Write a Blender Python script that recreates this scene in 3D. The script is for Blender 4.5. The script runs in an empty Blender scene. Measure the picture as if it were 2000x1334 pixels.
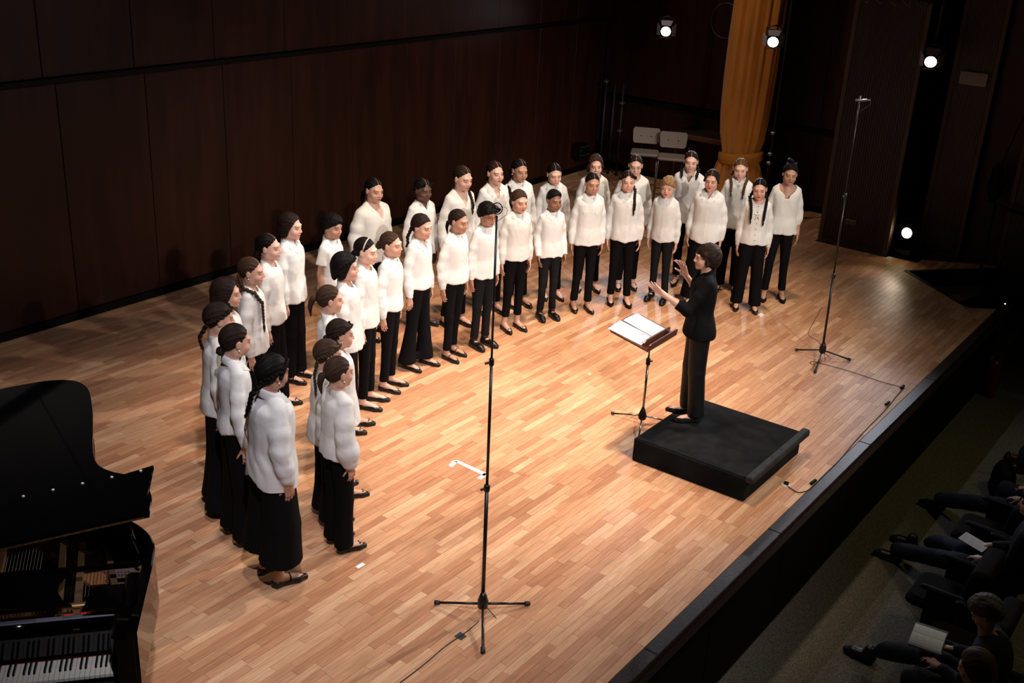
import bpy, math, random
import numpy as np
from mathutils import Vector, Matrix
random.seed(7)
rng = np.random.RandomState(11)
SC = bpy.context.scene
COL = SC.collection
PI = math.pi

# ---------------------------------------------------------------- camera
CAMH = 4.4
ROT = Matrix(((0.59632875, 0.27905128, -0.75267682),
              (-0.80116547, 0.26559511, -0.53627711),
              (0.05025847, 0.92281614, 0.38194825)))
FPX = 2165.908
cam_d = bpy.data.cameras.new('camera')
cam_d.sensor_width = 36.0
cam_d.lens = FPX / 2000 * 36
cam_d.clip_end = 200
cam = bpy.data.objects.new('camera', cam_d)
COL.objects.link(cam)
cam.matrix_world = Matrix.Translation((0, 0, CAMH)) @ ROT.to_4x4()
SC.camera = cam
# ---------------------------------------------------------------- world, exposure
SC.view_settings.view_transform = 'Standard'
SC.view_settings.look = 'None'
SC.view_settings.gamma = 1
SC.view_settings.use_curve_mapping = False
SC.view_settings.exposure = 0.0
w = bpy.data.worlds.new('world'); SC.world = w; w.use_nodes = True
w.node_tree.nodes['Background'].inputs[0].default_value = (0.6, 0.5, 0.45, 1)
w.node_tree.nodes['Background'].inputs[1].default_value = 0.006

# ---------------------------------------------------------------- stage lights and added fills
def spot(name, loc, aim, power, col, angle=60, blend=0.5, size=0.12):
    l = bpy.data.lights.new(name, 'SPOT'); l.energy = power; l.color = col
    l.spot_size = math.radians(angle); l.spot_blend = blend; l.shadow_soft_size = size
    o = bpy.data.objects.new(name, l); COL.objects.link(o)
    o.location = loc
    o.rotation_euler = (Vector(aim) - Vector(loc)).to_track_quat('-Z', 'Y').to_euler()
    return o
WARM = (1.0, 0.78, 0.60); WHITE = (1.0, 0.93, 0.86); COOL = (0.80, 0.86, 1.0)
spot('stage_light_top', (7.6, 4.9, 8.6), (7.5, 5.4, 0), 3500, WARM, 47, 1.0, 0.25)
spot('stage_light_top', (10.6, 4.9, 8.6), (10.3, 5.9, 0), 1900, WARM, 46, 1.0, 0.25)
spot('stage_light_top', (4.2, 4.8, 8.4), (5.0, 5.6, 0), 800, WHITE, 48, 1.0, 0.2)
spot('stage_light_front', (3.2, -4.5, 6.6), (9.4, 6.0, 1.2), 3700, WHITE, 36, 0.8, 0.12)
spot('stage_light_front', (6.5, -4.5, 7.2), (11.2, 5.8, 1.2), 2300, WHITE, 26, 0.8, 0.12)
spot('stage_light_front', (10.5, -4.0, 7.0), (6.8, 6.2, 1.0), 1500, WHITE, 40, 0.8, 0.12)
spot('stage_light_front', (1.0, 0.6, 7.4), (4.9, 4.6, 0.9), 1650, (0.92, 0.88, 1.0), 46, 0.9, 0.12)
spot('stage_light_side', (14.6, 2.2, 6.0), (5.4, 5.4, 0.9), 2900, WHITE, 34, 0.7, 0.1)
spot('curtain_fill', (12.0, 8.6, 7.8), (15.2, 6.9, 2.0), 400, WARM, 44, 0.9, 0.15)  # added spot without a fixture, brightens the curtain and bar stools
spot('stage_light_stalls', (9.5, 6.8, 8.2), (8.9, 0.6, -1), 300, (0.84, 0.84, 1.0), 50, 0.6, 0.05)
spot('stalls_fill', (10.0, -1.5, 6.5), (8.6, 2.0, -0.9), 170, (1.0, 0.88, 0.42), 80, 0.9, 0.4)  # added tinted spot, stands in for yellow bounce on the carpet by the stage

# ---------------------------------------------------------------- materials
MATS = {}
def nodes(m):
    return m.node_tree.nodes, m.node_tree.links
def pmat(name, col, rough=0.6, metal=0.0, spec=0.5, noise=0.0, nscale=(8, 8, 8), bump=0.0, bscale=60, emit=None, estr=0, coat=0.0, sheen=0.0, sss=0.0):
    if name in MATS: return MATS[name]
    m = bpy.data.materials.new(name); m.use_nodes = True
    N, L = nodes(m); b = N['Principled BSDF']
    b.inputs['Base Color'].default_value = (*col, 1); b.inputs['Roughness'].default_value = rough
    b.inputs['Metallic'].default_value = metal; b.inputs['Specular IOR Level'].default_value = spec
    b.inputs['Coat Weight'].default_value = coat; b.inputs['Sheen Weight'].default_value = sheen
    b.inputs['Subsurface Weight'].default_value = sss
    if emit:
        b.inputs['Emission Color'].default_value = (*emit, 1); b.inputs['Emission Strength'].default_value = estr
    tc = N.new('ShaderNodeTexCoord')
    if noise:
        mp = N.new('ShaderNodeMapping'); mp.inputs['Scale'].default_value = nscale
        L.new(tc.outputs['Object'], mp.inputs['Vector'])
        n = N.new('ShaderNodeTexNoise'); n.inputs['Scale'].default_value = 1.0; n.inputs['Detail'].default_value = 5
        L.new(mp.outputs['Vector'], n.inputs['Vector'])
        r = N.new('ShaderNodeMapRange'); r.inputs[1].default_value = 0.3; r.inputs[2].default_value = 0.7
        r.inputs[3].default_value = 1 - noise; r.inputs[4].default_value = 1 + noise
        L.new(n.outputs['Fac'], r.inputs[0])
        mx = N.new('ShaderNodeVectorMath'); mx.operation = 'SCALE'
        mx.inputs[0].default_value = col
        L.new(r.outputs[0], mx.inputs['Scale']); L.new(mx.outputs[0], b.inputs['Base Color'])
    if bump:
        n2 = N.new('ShaderNodeTexNoise'); n2.inputs['Scale'].default_value = bscale; n2.inputs['Detail'].default_value = 4
        L.new(tc.outputs['Object'], n2.inputs['Vector'])
        bp = N.new('ShaderNodeBump'); bp.inputs['Strength'].default_value = bump; bp.inputs['Distance'].default_value = 0.004
        L.new(n2.outputs['Fac'], bp.inputs['Height']); L.new(bp.outputs[0], b.inputs['Normal'])
    MATS[name] = m
    return m

def math_node(N, L, op, a, b_=None, c=None, clamp=False):
    n = N.new('ShaderNodeMath'); n.operation = op; n.use_clamp = clamp
    for i, v in enumerate((a, b_, c)):
        if v is None: continue
        if isinstance(v, (int, float)): n.inputs[i].default_value = v
        else: L.new(v, n.inputs[i])
    return n.outputs[0]

def skin_mat(name, col, lip, hairc):
    """skin with lips, brows, lashes and mouth opening laid out on the rest position of the head"""
    if name in MATS: return MATS[name]
    m = bpy.data.materials.new(name); m.use_nodes = True
    N, L = nodes(m); b = N['Principled BSDF']
    b.inputs['Roughness'].default_value = 0.5; b.inputs['Subsurface Weight'].default_value = 0.12
    b.inputs['Subsurface Radius'].default_value = (0.012, 0.005, 0.003); b.inputs['Subsurface Scale'].default_value = 0.6
    at = N.new('ShaderNodeAttribute'); at.attribute_name = 'rest'
    sp = N.new('ShaderNodeSeparateXYZ'); L.new(at.outputs['Vector'], sp.inputs[0])
    x, y, z = sp.outputs
    M = lambda op, a, b_=None, c=None, clamp=False: math_node(N, L, op, a, b_, c, clamp)
    ax_ = M('ABSOLUTE', x)
    front = M('LESS_THAN', y, -0.045)
    def ell(cx, cz, rx, rz, soft, useabs=True, tilt=0.0):
        px = M('SUBTRACT', ax_ if useabs else x, cx)
        pz = M('SUBTRACT', z, cz)
        if tilt: pz = M('ADD', pz, M('MULTIPLY', px, tilt))
        d = M('SQRT', M('ADD', M('POWER', M('ABSOLUTE', M('DIVIDE', px, rx)), 2.0), M('POWER', M('ABSOLUTE', M('DIVIDE', pz, rz)), 2.0)))
        mr = N.new('ShaderNodeMapRange'); mr.inputs[1].default_value = 1 - soft; mr.inputs[2].default_value = 1 + soft
        mr.inputs[3].default_value = 1; mr.inputs[4].default_value = 0; L.new(d, mr.inputs[0])
        return M('MULTIPLY', mr.outputs[0], front)
    cur = None
    def mix(prev, colr, fac, amt=1.0):
        mx = N.new('ShaderNodeMix'); mx.data_type = 'RGBA'
        f2 = M('MULTIPLY', fac, amt)
        L.new(f2, mx.inputs['Factor'])
        if isinstance(prev, tuple): mx.inputs['A'].default_value = (*prev, 1)
        else: L.new(prev, mx.inputs['A'])
        mx.inputs['B'].default_value = (*colr, 1)
        return mx.outputs['Result']
    cheek = tuple(np.array(col) * np.array((1.0, 0.72, 0.68)))
    c = mix(col, cheek, ell(0.036, -0.045, 0.024, 0.024, 0.9), 0.5)
    c = mix(c, cheek, ell(0.0, -0.036, 0.014, 0.012, 0.9, False), 0.4)
    c = mix(c, tuple(np.array(col) * 0.42), ell(0.031, -0.0045, 0.017, 0.0095, 0.35), 0.6)
    c = mix(c, lip, ell(0.0, -0.0705, 0.024, 0.0125, 0.2, False), 0.85)
    op = N.new('ShaderNodeAttribute'); op.attribute_type = 'OBJECT'; op.attribute_name = 'mouth'
    c = mix(c, (0.02, 0.006, 0.006), M('MULTIPLY', ell(0.0, -0.0700, 0.0125, 0.0052, 0.25, False), op.outputs['Fac']), 1.0)
    c = mix(c, tuple(np.array(hairc) * 1.2), ell(0.032, 0.0130, 0.018, 0.0034, 0.4, True, -0.03), 0.9)
    L.new(c, b.inputs['Base Color'])
    MATS[name] = m
    return m

def hair_mat(name, col, gloss=0.55):
    if name in MATS: return MATS[name]
    m = bpy.data.materials.new(name); m.use_nodes = True
    N, L = nodes(m); b = N['Principled BSDF']
    at = N.new('ShaderNodeAttribute'); at.attribute_name = 'strand'
    n = N.new('ShaderNodeTexNoise'); n.inputs['Scale'].default_value = 1.0; n.inputs['Detail'].default_value = 6
    L.new(at.outputs['Vector'], n.inputs['Vector'])
    cr = N.new('ShaderNodeValToRGB')
    cr.color_ramp.elements[0].position = 0.3; cr.color_ramp.elements[0].color = (*[v * 0.45 for v in col], 1)
    cr.color_ramp.elements[1].position = 0.72; cr.color_ramp.elements[1].color = (*[v * 1.6 for v in col], 1)
    L.new(n.outputs['Fac'], cr.inputs[0])
    # parting line of scalp
    ar = N.new('ShaderNodeAttribute'); ar.attribute_name = 'rest'
    sp = N.new('ShaderNodeSeparateXYZ'); L.new(ar.outputs['Vector'], sp.inputs[0])
    pt = N.new('ShaderNodeAttribute'); pt.attribute_type = 'OBJECT'; pt.attribute_name = 'parting'
    M = lambda op, a, b_=None, c=None, clamp=False: math_node(N, L, op, a, b_, c, clamp)
    f = M('MULTIPLY', M('LESS_THAN', M('ABSOLUTE', M('ADD', sp.outputs[0], M('MULTIPLY', M('SINE', M('MULTIPLY', sp.outputs[1], 160)), 0.0008))), 0.0014), M('GREATER_THAN', sp.outputs[2], 0.045))
    f = M('MULTIPLY', M('MULTIPLY', f, pt.outputs['Fac']), M('LESS_THAN', sp.outputs[1], 0.05))
    mx = N.new('ShaderNodeMix'); mx.data_type = 'RGBA'; L.new(f, mx.inputs['Factor']); L.new(cr.outputs[0], mx.inputs['A'])
    mx.inputs['B'].default_value = (0.36, 0.22, 0.16, 1)
    L.new(mx.outputs['Result'], b.inputs['Base Color'])
    b.inputs['Roughness'].default_value = gloss; b.inputs['Specular IOR Level'].default_value = 0.07
    bp = N.new('ShaderNodeBump'); bp.inputs['Strength'].default_value = 0.9; bp.inputs['Distance'].default_value = 0.003
    L.new(n.outputs['Fac'], bp.inputs['Height']); L.new(bp.outputs[0], b.inputs['Normal'])
    MATS[name] = m
    return m

def cloth_mat(name, col, rough=0.85, bump=0.35, scale=14, spec=0.2, trans=0.0):
    if name in MATS: return MATS[name]
    m = bpy.data.materials.new(name); m.use_nodes = True
    N, L = nodes(m); b = N['Principled BSDF']
    b.inputs['Base Color'].default_value = (*col, 1); b.inputs['Roughness'].default_value = rough
    b.inputs['Specular IOR Level'].default_value = spec
    if trans:
        b.inputs['Subsurface Weight'].default_value = trans; b.inputs['Subsurface Radius'].default_value = (0.02, 0.018, 0.015)
        b.inputs['Subsurface Scale'].default_value = 0.5
    tc = N.new('ShaderNodeTexCoord'); mp = N.new('ShaderNodeMapping'); mp.inputs['Scale'].default_value = (scale, scale, scale * 0.4)
    L.new(tc.outputs['Object'], mp.inputs['Vector'])
    n = N.new('ShaderNodeTexNoise'); n.inputs['Scale'].default_value = 1.0; n.inputs['Detail'].default_value = 3; n.inputs['Distortion'].default_value = 1.2
    L.new(mp.outputs['Vector'], n.inputs['Vector'])
    bp = N.new('ShaderNodeBump'); bp.inputs['Strength'].default_value = bump; bp.inputs['Distance'].default_value = 0.012
    L.new(n.outputs['Fac'], bp.inputs['Height']); L.new(bp.outputs[0], b.inputs['Normal'])
    MATS[name] = m
    return m

# ---------------------------------------------------------------- mesh helpers
def mesh_from(name, V, Q, mat=None, smooth=True, attrs=None):
    """V (n,3) array, Q (m,4) int array or list of faces"""
    me = bpy.data.meshes.new(name)
    V = np.asarray(V, np.float32)
    if isinstance(Q, np.ndarray):
        me.vertices.add(len(V)); me.vertices.foreach_set('co', V.ravel())
        k = Q.shape[1]
        me.loops.add(Q.size); me.loops.foreach_set('vertex_index', Q.ravel().astype(np.int32))
        me.polygons.add(len(Q)); me.polygons.foreach_set('loop_start', (np.arange(len(Q)) * k).astype(np.int32))
        me.update(calc_edges=True)
    else:
        me.from_pydata(V.tolist(), [], Q); me.update()
    if smooth: me.polygons.foreach_set('use_smooth', np.ones(len(me.polygons), bool))
    for k_, a in (attrs or {}).items():
        at = me.attributes.new(k_, 'FLOAT_VECTOR', 'POINT'); at.data.foreach_set('vector', np.asarray(a, np.float32).ravel())
    if mat: me.materials.append(mat)
    return me
def obj(name, me, parent=None, loc=None):
    o = bpy.data.objects.new(name, me); COL.objects.link(o)
    if parent is not None: o.parent = parent
    if loc is not None: o.location = loc
    return o
def tag(o, label=None, cat=None, group=None, kind=None):
    if label: o['label'] = label
    if cat: o['category'] = cat
    if group: o['group'] = group
    if kind: o['kind'] = kind
    return o
def empty(name, loc=(0, 0, 0), rz=0, label=None, cat=None, group=None):
    o = bpy.data.objects.new(name, None); COL.objects.link(o); o.location = loc; o.rotation_euler = (0, 0, rz)
    o.empty_display_size = 0.1
    return tag(o, label, cat, group)

class MB:
    """collects shapes; V list, F list"""
    def __init__(s): s.V = []; s.F = []
    def add(s, V, F):
        n = len(s.V); s.V += [tuple(v) for v in V]; s.F += [tuple(i + n for i in f) for f in F]; return s
    def box(s, lo, hi, M=None, bev=0.0):
        x0, y0, z0 = lo; x1, y1, z1 = hi
        if bev <= 0:
            V = [(x0, y0, z0), (x1, y0, z0), (x1, y1, z0), (x0, y1, z0), (x0, y0, z1), (x1, y0, z1), (x1, y1, z1), (x0, y1, z1)]
            F = [(0, 3, 2, 1), (4, 5, 6, 7), (0, 1, 5, 4), (1, 2, 6, 5), (2, 3, 7, 6), (3, 0, 4, 7)]
        else:
            b = bev; V = []; 
            def ring(z, i):
                return [(x0 + i + b, y0 + i, z), (x1 - i - b, y0 + i, z), (x1 - i, y0 + i + b, z), (x1 - i, y1 - i - b, z), (x1 - i - b, y1 - i, z), (x0 + i + b, y1 - i, z), (x0 + i, y1 - i - b, z), (x0 + i, y0 + i + b, z)]
            V = ring(z0, b) + ring(z0 + b, 0) + ring(z1 - b, 0) + ring(z1, b)
            F = [tuple(reversed(range(8))), tuple(range(24, 32))]
            for r in range(3):
                for i in range(8):
                    j = (i + 1) % 8; F.append((r * 8 + i, r * 8 + j, r * 8 + 8 + j, r * 8 + 8 + i))
        if M is not None: V = [tuple(M @ Vector(v)) for v in V]
        return s.add(V, F)
    def tube(s, pts, r, n=8, cap=True):
        pts = [Vector(p) for p in pts]
        rs = r if isinstance(r, (list, tuple, np.ndarray)) else [r] * len(pts)
        V = []; F = []; prev = None
        for i, p in enumerate(pts):
            t = (pts[min(i + 1, len(pts) - 1)] - pts[max(i - 1, 0)])
            t = t.normalized() if t.length > 1e-9 else Vector((0, 0, 1))
            if prev is None:
                a = Vector((0, 0, 1)) if abs(t.z) < 0.9 else Vector((1, 0, 0)); u = t.cross(a).normalized()
            else:
                u = (prev - t * prev.dot(t)); u = u.normalized() if u.length > 1e-6 else t.orthogonal().normalized()
            prev = u; v = t.cross(u)
            for k in range(n):
                a = 2 * PI * k / n; V.append(p + (u * math.cos(a) + v * math.sin(a)) * rs[i])
        for i in range(len(pts) - 1):
            for k in range(n):
                k2 = (k + 1) % n; F.append((i * n + k, i * n + k2, i * n + n + k2, i * n + n + k))
        if cap:
            F.append(tuple(reversed(range(n)))); F.append(tuple(range((len(pts) - 1) * n, len(pts) * n)))
        return s.add(V, F)
    def lathe(s, prof, n=16, M=None):
        V = []; F = []
        for r, z in prof:
            for k in range(n):
                a = 2 * PI * k / n; V.append((r * math.cos(a), r * math.sin(a), z))
        for i in range(len(prof) - 1):
            for k in range(n):
                k2 = (k + 1) % n; F.append((i * n + k, i * n + k2, i * n + n + k2, i * n + n + k))
        F.append(tuple(reversed(range(n)))); F.append(tuple(range((len(prof) - 1) * n, len(prof) * n)))
        if M is not None: V = [tuple(M @ Vector(v)) for v in V]
        return s.add(V, F)
    def prism(s, poly, z0, z1, M=None):
        n = len(poly); V = [(p[0], p[1], z0) for p in poly] + [(p[0], p[1], z1) for p in poly]
        F = [tuple(reversed(range(n))), tuple(range(n, 2 * n))] + [(i, (i + 1) % n, n + (i + 1) % n, n + i) for i in range(n)]
        if M is not None: V = [tuple(M @ Vector(v)) for v in V]
        return s.add(V, F)
    def sphere(s, c, r, n=8, m=5, M=None):
        rx, ry, rz = r if isinstance(r, (tuple, list)) else (r, r, r)
        V = [(0, 0, rz)]; F = []
        for i in range(1, m):
            a = PI * i / m
            for k in range(n):
                b = 2 * PI * k / n; V.append((rx * math.sin(a) * math.cos(b), ry * math.sin(a) * math.sin(b), rz * math.cos(a)))
        V.append((0, 0, -rz)); L_ = len(V) - 1
        for k in range(n):
            k2 = (k + 1) % n; F.append((0, 1 + k, 1 + k2)); F.append((L_, L_ - n + k2, L_ - n + k))
            for i in range(m - 2): F.append((1 + i * n + k, 1 + (i + 1) * n + k, 1 + (i + 1) * n + k2, 1 + i * n + k2))
        if M is not None: V = [tuple(M @ Vector(v)) for v in V]
        V = [(v[0] + c[0], v[1] + c[1], v[2] + c[2]) for v in V]
        return s.add(V, F)
    def build(s, name, mat, parent=None, smooth=False, attrs=None):
        me = mesh_from(name, s.V, s.F, mat, smooth, attrs)
        return obj(name, me, parent)

# ---------------------------------------------------------------- signed-distance modelling
class Grid:
    def __init__(s, xs, ys, zs):
        s.xs, s.ys, s.zs = [np.asarray(a, np.float32) for a in (xs, ys, zs)]
        s.F = np.full((len(xs), len(ys), len(zs)), 0.5, np.float32)
    def sl(s, lo, hi):
        r = []
        for a, l, h in zip((s.xs, s.ys, s.zs), lo, hi):
            i = max(np.searchsorted(a, l) - 1, 0); j = min(np.searchsorted(a, h) + 1, len(a)); r.append(slice(i, max(j, i + 1)))
        return tuple(r)
    def P(s, sl): return s.xs[sl[0]][:, None, None], s.ys[sl[1]][None, :, None], s.zs[sl[2]][None, None, :]
    def all(s): return s.P((slice(None),) * 3)
    def add(s, fn, lo, hi, k=0.01):
        sl = s.sl(lo, hi); d = fn(*s.P(sl)); A = s.F[sl]
        if k > 0:
            h = np.maximum(k - np.abs(A - d), 0) / k; s.F[sl] = np.minimum(A, d) - h * h * k * 0.25
        else: s.F[sl] = np.minimum(A, d)
    def cut(s, fn, lo, hi, k=0.01):
        sl = s.sl(lo, hi); d = -fn(*s.P(sl)); A = s.F[sl]
        h = np.maximum(k - np.abs(A - d), 0) / k; s.F[sl] = np.maximum(A, d) + h * h * k * 0.25
    def seg(s, a, b, ra, rb, k=0.01, cut=False):
        a = np.asarray(a, np.float32); b = np.asarray(b, np.float32); ba = b - a; bb = float(ba @ ba) + 1e-12
        m = max(ra, rb) + k + 0.012
        def fn(X, Y, Z):
            dx, dy, dz = X - a[0], Y - a[1], Z - a[2]
            t = np.clip((dx * ba[0] + dy * ba[1] + dz * ba[2]) / bb, 0, 1)
            return np.sqrt((dx - t * ba[0]) ** 2 + (dy - t * ba[1]) ** 2 + (dz - t * ba[2]) ** 2) - (ra + (rb - ra) * t)
        (s.cut if cut else s.add)(fn, np.minimum(a, b) - m, np.maximum(a, b) + m, k)
    def chain(s, pts, rs, k=0.01):
        for i in range(len(pts) - 1): s.seg(pts[i], pts[i + 1], rs[i], rs[i + 1], k)
    def ell(s, c, r, k=0.01, R=None, cut=False):
        c = np.asarray(c, np.float32); r = np.asarray(r, np.float32)
        m = (max(r) if R is not None else r) + k + 0.012
        def fn(X, Y, Z):
            dx, dy, dz = X - c[0], Y - c[1], Z - c[2]
            if R is not None:
                dx, dy, dz = (R[0][0] * dx + R[1][0] * dy + R[2][0] * dz, R[0][1] * dx + R[1][1] * dy + R[2][1] * dz, R[0][2] * dx + R[1][2] * dy + R[2][2] * dz)
            k0 = np.sqrt((dx / r[0]) ** 2 + (dy / r[1]) ** 2 + (dz / r[2]) ** 2)
            k1 = np.sqrt((dx / r[0] ** 2) ** 2 + (dy / r[1] ** 2) ** 2 + (dz / r[2] ** 2) ** 2) + 1e-6
            return np.where(k0 < 0.05, -float(min(r)), k0 * (k0 - 1) / k1)
        (s.cut if cut else s.add)(fn, c - m, c + m, k)
    def mesh(s):
        xs, ys, zs, F = s.xs, s.ys, s.zs, s.F
        nx, ny, nz = F.shape; S = F < 0
        cx, cy, cz = nx - 1, ny - 1, nz - 1
        NC = cx * cy * cz
        idx_all = []; pos_all = []; faces = []
        ax = (xs, ys, zs)
        for d in range(3):
            A = [slice(None)] * 3; B = [slice(None)] * 3
            A[d] = slice(0, -1); B[d] = slice(1, None)
            A = tuple(A); B = tuple(B)
            I = np.nonzero(S[A] != S[B])
            if len(I[0]) == 0: continue
            f0 = F[A][I]; f1 = F[B][I]; t = f0 / (f0 - f1)
            p = [ax[q][I[q]].astype(np.float64) for q in range(3)]
            p[d] = p[d] + t * (ax[d][I[d] + 1] - ax[d][I[d]])
            P = np.stack(p, 1)
            u, v = (d + 1) % 3, (d + 2) % 3
            cells = []
            ok = (I[u] > 0) & (I[v] > 0) & (I[u] < (nx, ny, nz)[u] - 1) & (I[v] < (nx, ny, nz)[v] - 1)
            I = [q[ok] for q in I]; P = P[ok]; s0 = S[A][tuple(I)]
            for du, dv in ((1, 1), (0, 1), (0, 0), (1, 0)):
                J = [q.copy() for q in I]; J[u] -= du; J[v] -= dv
                c = (J[0] * cy + J[1]) * cz + J[2]; cells.append(c)
                idx_all.append(c); pos_all.append(P)
            q = np.stack(cells, 1); q[~s0] = q[~s0][:, ::-1]
            faces.append(q)
        idx = np.concatenate(idx_all); pos = np.concatenate(pos_all); Q = np.concatenate(faces)
        uq, inv = np.unique(idx, return_inverse=True)
        n = len(uq); cnt = np.bincount(inv, minlength=n)
        V = np.stack([np.bincount(inv, pos[:, k], minlength=n) / cnt for k in range(3)], 1)
        Q = np.searchsorted(uq, Q)
        return V, Q

def axis(*segs):
    """piecewise grid: (start, step), ..., end"""
    out = []
    for i in range(len(segs) - 1):
        a, st = segs[i]; b = segs[i + 1][0] if isinstance(segs[i + 1], tuple) else segs[i + 1]
        n = max(1, int(round((b - a) / st))); out.append(a + (b - a) * np.arange(n) / n)
    out.append(np.array([segs[-1]])); return np.concatenate(out)
def smooth01(t): t = np.clip(t, 0, 1); return t * t * (3 - 2 * t)
def laplace(V, Q, it=1, f=0.5):
    n = len(V); e = np.concatenate([Q[:, [0, 1]], Q[:, [1, 2]], Q[:, [2, 3]], Q[:, [3, 0]]])
    e = np.concatenate([e, e[:, ::-1]]); cnt = np.bincount(e[:, 0], minlength=n)[:, None]
    for _ in range(it):
        S_ = np.stack([np.bincount(e[:, 0], V[e[:, 1], k], minlength=n) for k in range(3)], 1) / cnt
        V = V + (S_ - V) * f
    return V

# ---------------------------------------------------------------- the human figure (template height 1.6 m, front = -Y)
HC = np.array([0, 0.0, 1.484])
def hand(g, W, f, n, side, curl=22, spread=3.0, s=0.92, k=0.006, thumb=0.6):
    f = np.array(f, float); f /= np.linalg.norm(f); n = np.array(n, float); n -= f * (n @ f); n /= np.linalg.norm(n)
    t = np.cross(f, n) * side; W = np.array(W, float)      # t points to the thumb
    k2 = 0.012
    off = [0.030, 0.0105, -0.0095, -0.028]; fw = [0.082, 0.086, 0.081, 0.072]
    ln = [(0.036, 0.024, 0.019), (0.041, 0.027, 0.020), (0.038, 0.025, 0.019), (0.029, 0.019, 0.017)]
    g.seg(W - f * 0.02, W + f * 0.02, 0.021 * s, 0.021 * s, k2)
    for i in range(4):
        K = W + (f * fw[i] + t * off[i]) * s
        g.seg(W + (f * 0.012 + t * off[i] * 0.5) * s, K, 0.0135 * s, 0.0115 * s, k2)
    for i in range(4):
        K = W + (f * fw[i] + t * off[i]) * s
        a = math.radians(spread * (1.5 - i)); d = f * math.cos(a) + t * math.sin(a)
        ang = 0.0; p = K; r = 0.0086 * s * (0.9 if i == 3 else 1)
        for j in range(3):
            ang += math.radians(curl * (0.7 if j == 0 else 1.0)); dd = d * math.cos(ang) + n * math.sin(ang)
            q = p + dd * ln[i][j] * s; g.seg(p, q, r, r * 0.93, k * 0.5); p = q; r *= 0.93
    th = t * thumb + f * 0.75 + n * 0.35; th /= np.linalg.norm(th)
    p0 = W + (f * 0.015 + t * 0.018 + n * 0.004) * s; p1 = p0 + (t * 0.55 + f * 0.7 + n * 0.35) / 0.96 * 0.040 * s
    p2 = p1 + th * 0.032 * s; p3 = p2 + (th + n * 0.2 + f * 0.2) / 1.2 * 0.026 * s
    g.seg(p0, p1, 0.016 * s, 0.0115 * s, k2); g.seg(p1, p2, 0.0100 * s, 0.0092 * s, 0.004); g.seg(p2, p3, 0.0092 * s, 0.0078 * s, 0.003)

def head_sdf(g, c, R=None, opened=True):
    """head with face in local axes R (columns) at c"""
    R_ = np.eye(3) if R is None else np.asarray(R)
    T = lambda p: np.asarray(c) + R_ @ np.asarray(p, float)
    RR = None if R is None else R_
    jo = 0.006 if opened else 0.0
    g.ell(T((0, .018, .012)), (.073, .092, .093), .02, RR)
    g.ell(T((0, -.022, -.035)), (.060, .066, .078), .02, RR)
    g.ell(T((0, -.038, -.078 - jo)), (.041, .045, .034), .02, RR)
    g.ell(T((0, -.071, -.098 - jo)), (.018, .014, .014), .02, RR)
    for s in (-1, 1):
        g.ell(T((s * .036, -.052, -.045)), (.026, .028, .026), .02, RR)
        g.ell(T((s * .046, .0, -.075)), (.018, .030, .026), .025, RR)
    g.seg(T((-.034, -.070, .014)), T((.034, -.070, .014)), .013, .013, .016)
    for s in (-1, 1): g.ell(T((s * .031, -.094, -.006)), (.016, .014, .011), .010, RR, cut=True)
    g.seg(T((0, -.081, .004)), T((0, -.100, -.035)), .0060, .0088, .010)
    for s in (-1, 1): g.ell(T((s * .0095, -.093, -.039)), (.0065, .008, .0058), .008, RR)
    for s in (-1, 1): g.ell(T((s * .031, -.0715, -.006)), (.0145, .0125, .0085), .004, RR)
    g.ell(T((0, -.0855, -.0635)), (.021, .0095, .0055), .005, RR)
    g.ell(T((0, -.083, -.0765 - jo * .5)), (.018, .0095, .0065), .005, RR)
    if opened: g.ell(T((0, -.100, -.0705)), (.013, .020, .0065), .003, RR, cut=True)
    for s in (-1, 1):
        g.ell(T((s * .077, .010, -.012)), (.0075, .018, .030), .006, RR)
        g.ell(T((s * .087, .004, -.008)), (.006, .009, .016), .004, RR, cut=True)

def joints(elbow=(.190, .035, 1.03), wrist=(.205, -.012, .80), sh=(.140, .012, 1.272), both=True):
    J = {'sh': {}, 'el': {}, 'wr': {}}
    for s in (-1, 1):
        J['sh'][s] = np.array((sh[0] * s, sh[1], sh[2])); J['el'][s] = np.array((elbow[0] * s, *elbow[1:])); J['wr'][s] = np.array((wrist[0] * s, *wrist[1:]))
    J['hf'] = {s: np.array((0.02 * s, -0.12, -1.0)) for s in (-1, 1)}
    J['hn'] = {s: np.array((-1.0 * s, 0.1, 0)) for s in (-1, 1)}
    return J
def torso_sdf(g):
    g.ell((0, .004, 1.17), (.150, .093, .155), .03)
    g.seg((-.105, .012, 1.280), (.105, .012, 1.280), .040, .040, .03)
    g.ell((0, .0, 1.02), (.118, .084, .15), .03)
    g.ell((0, .005, .885), (.142, .098, .11), .03)
    g.seg((0, .022, 1.30), (0, .012, 1.425), .056, .047, .022)
    for s in (-1, 1): g.seg((.025 * s, .022, 1.345), (.10 * s, .015, 1.292), .026, .032, .02)
def legs_sdf(g):
    for s in (-1, 1):
        g.chain([(.078 * s, .0, .86), (.086 * s, -.004, .46), (.089 * s, .018, .10)], [.072, .042, .030], .02)
        g.seg((.086 * s, .012, .34), (.087 * s, .016, .26), .038, .035, .02)
        g.seg((.088 * s, .020, .10), (.088 * s, .034, .038), .034, .030, .012)
        g.seg((.088 * s, .010, .06), (.097 * s, -.105, .030), .030, .028, .012)
        g.seg((.097 * s, -.105, .028), (.100 * s, -.150, .022), .028, .017, .01)
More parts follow.
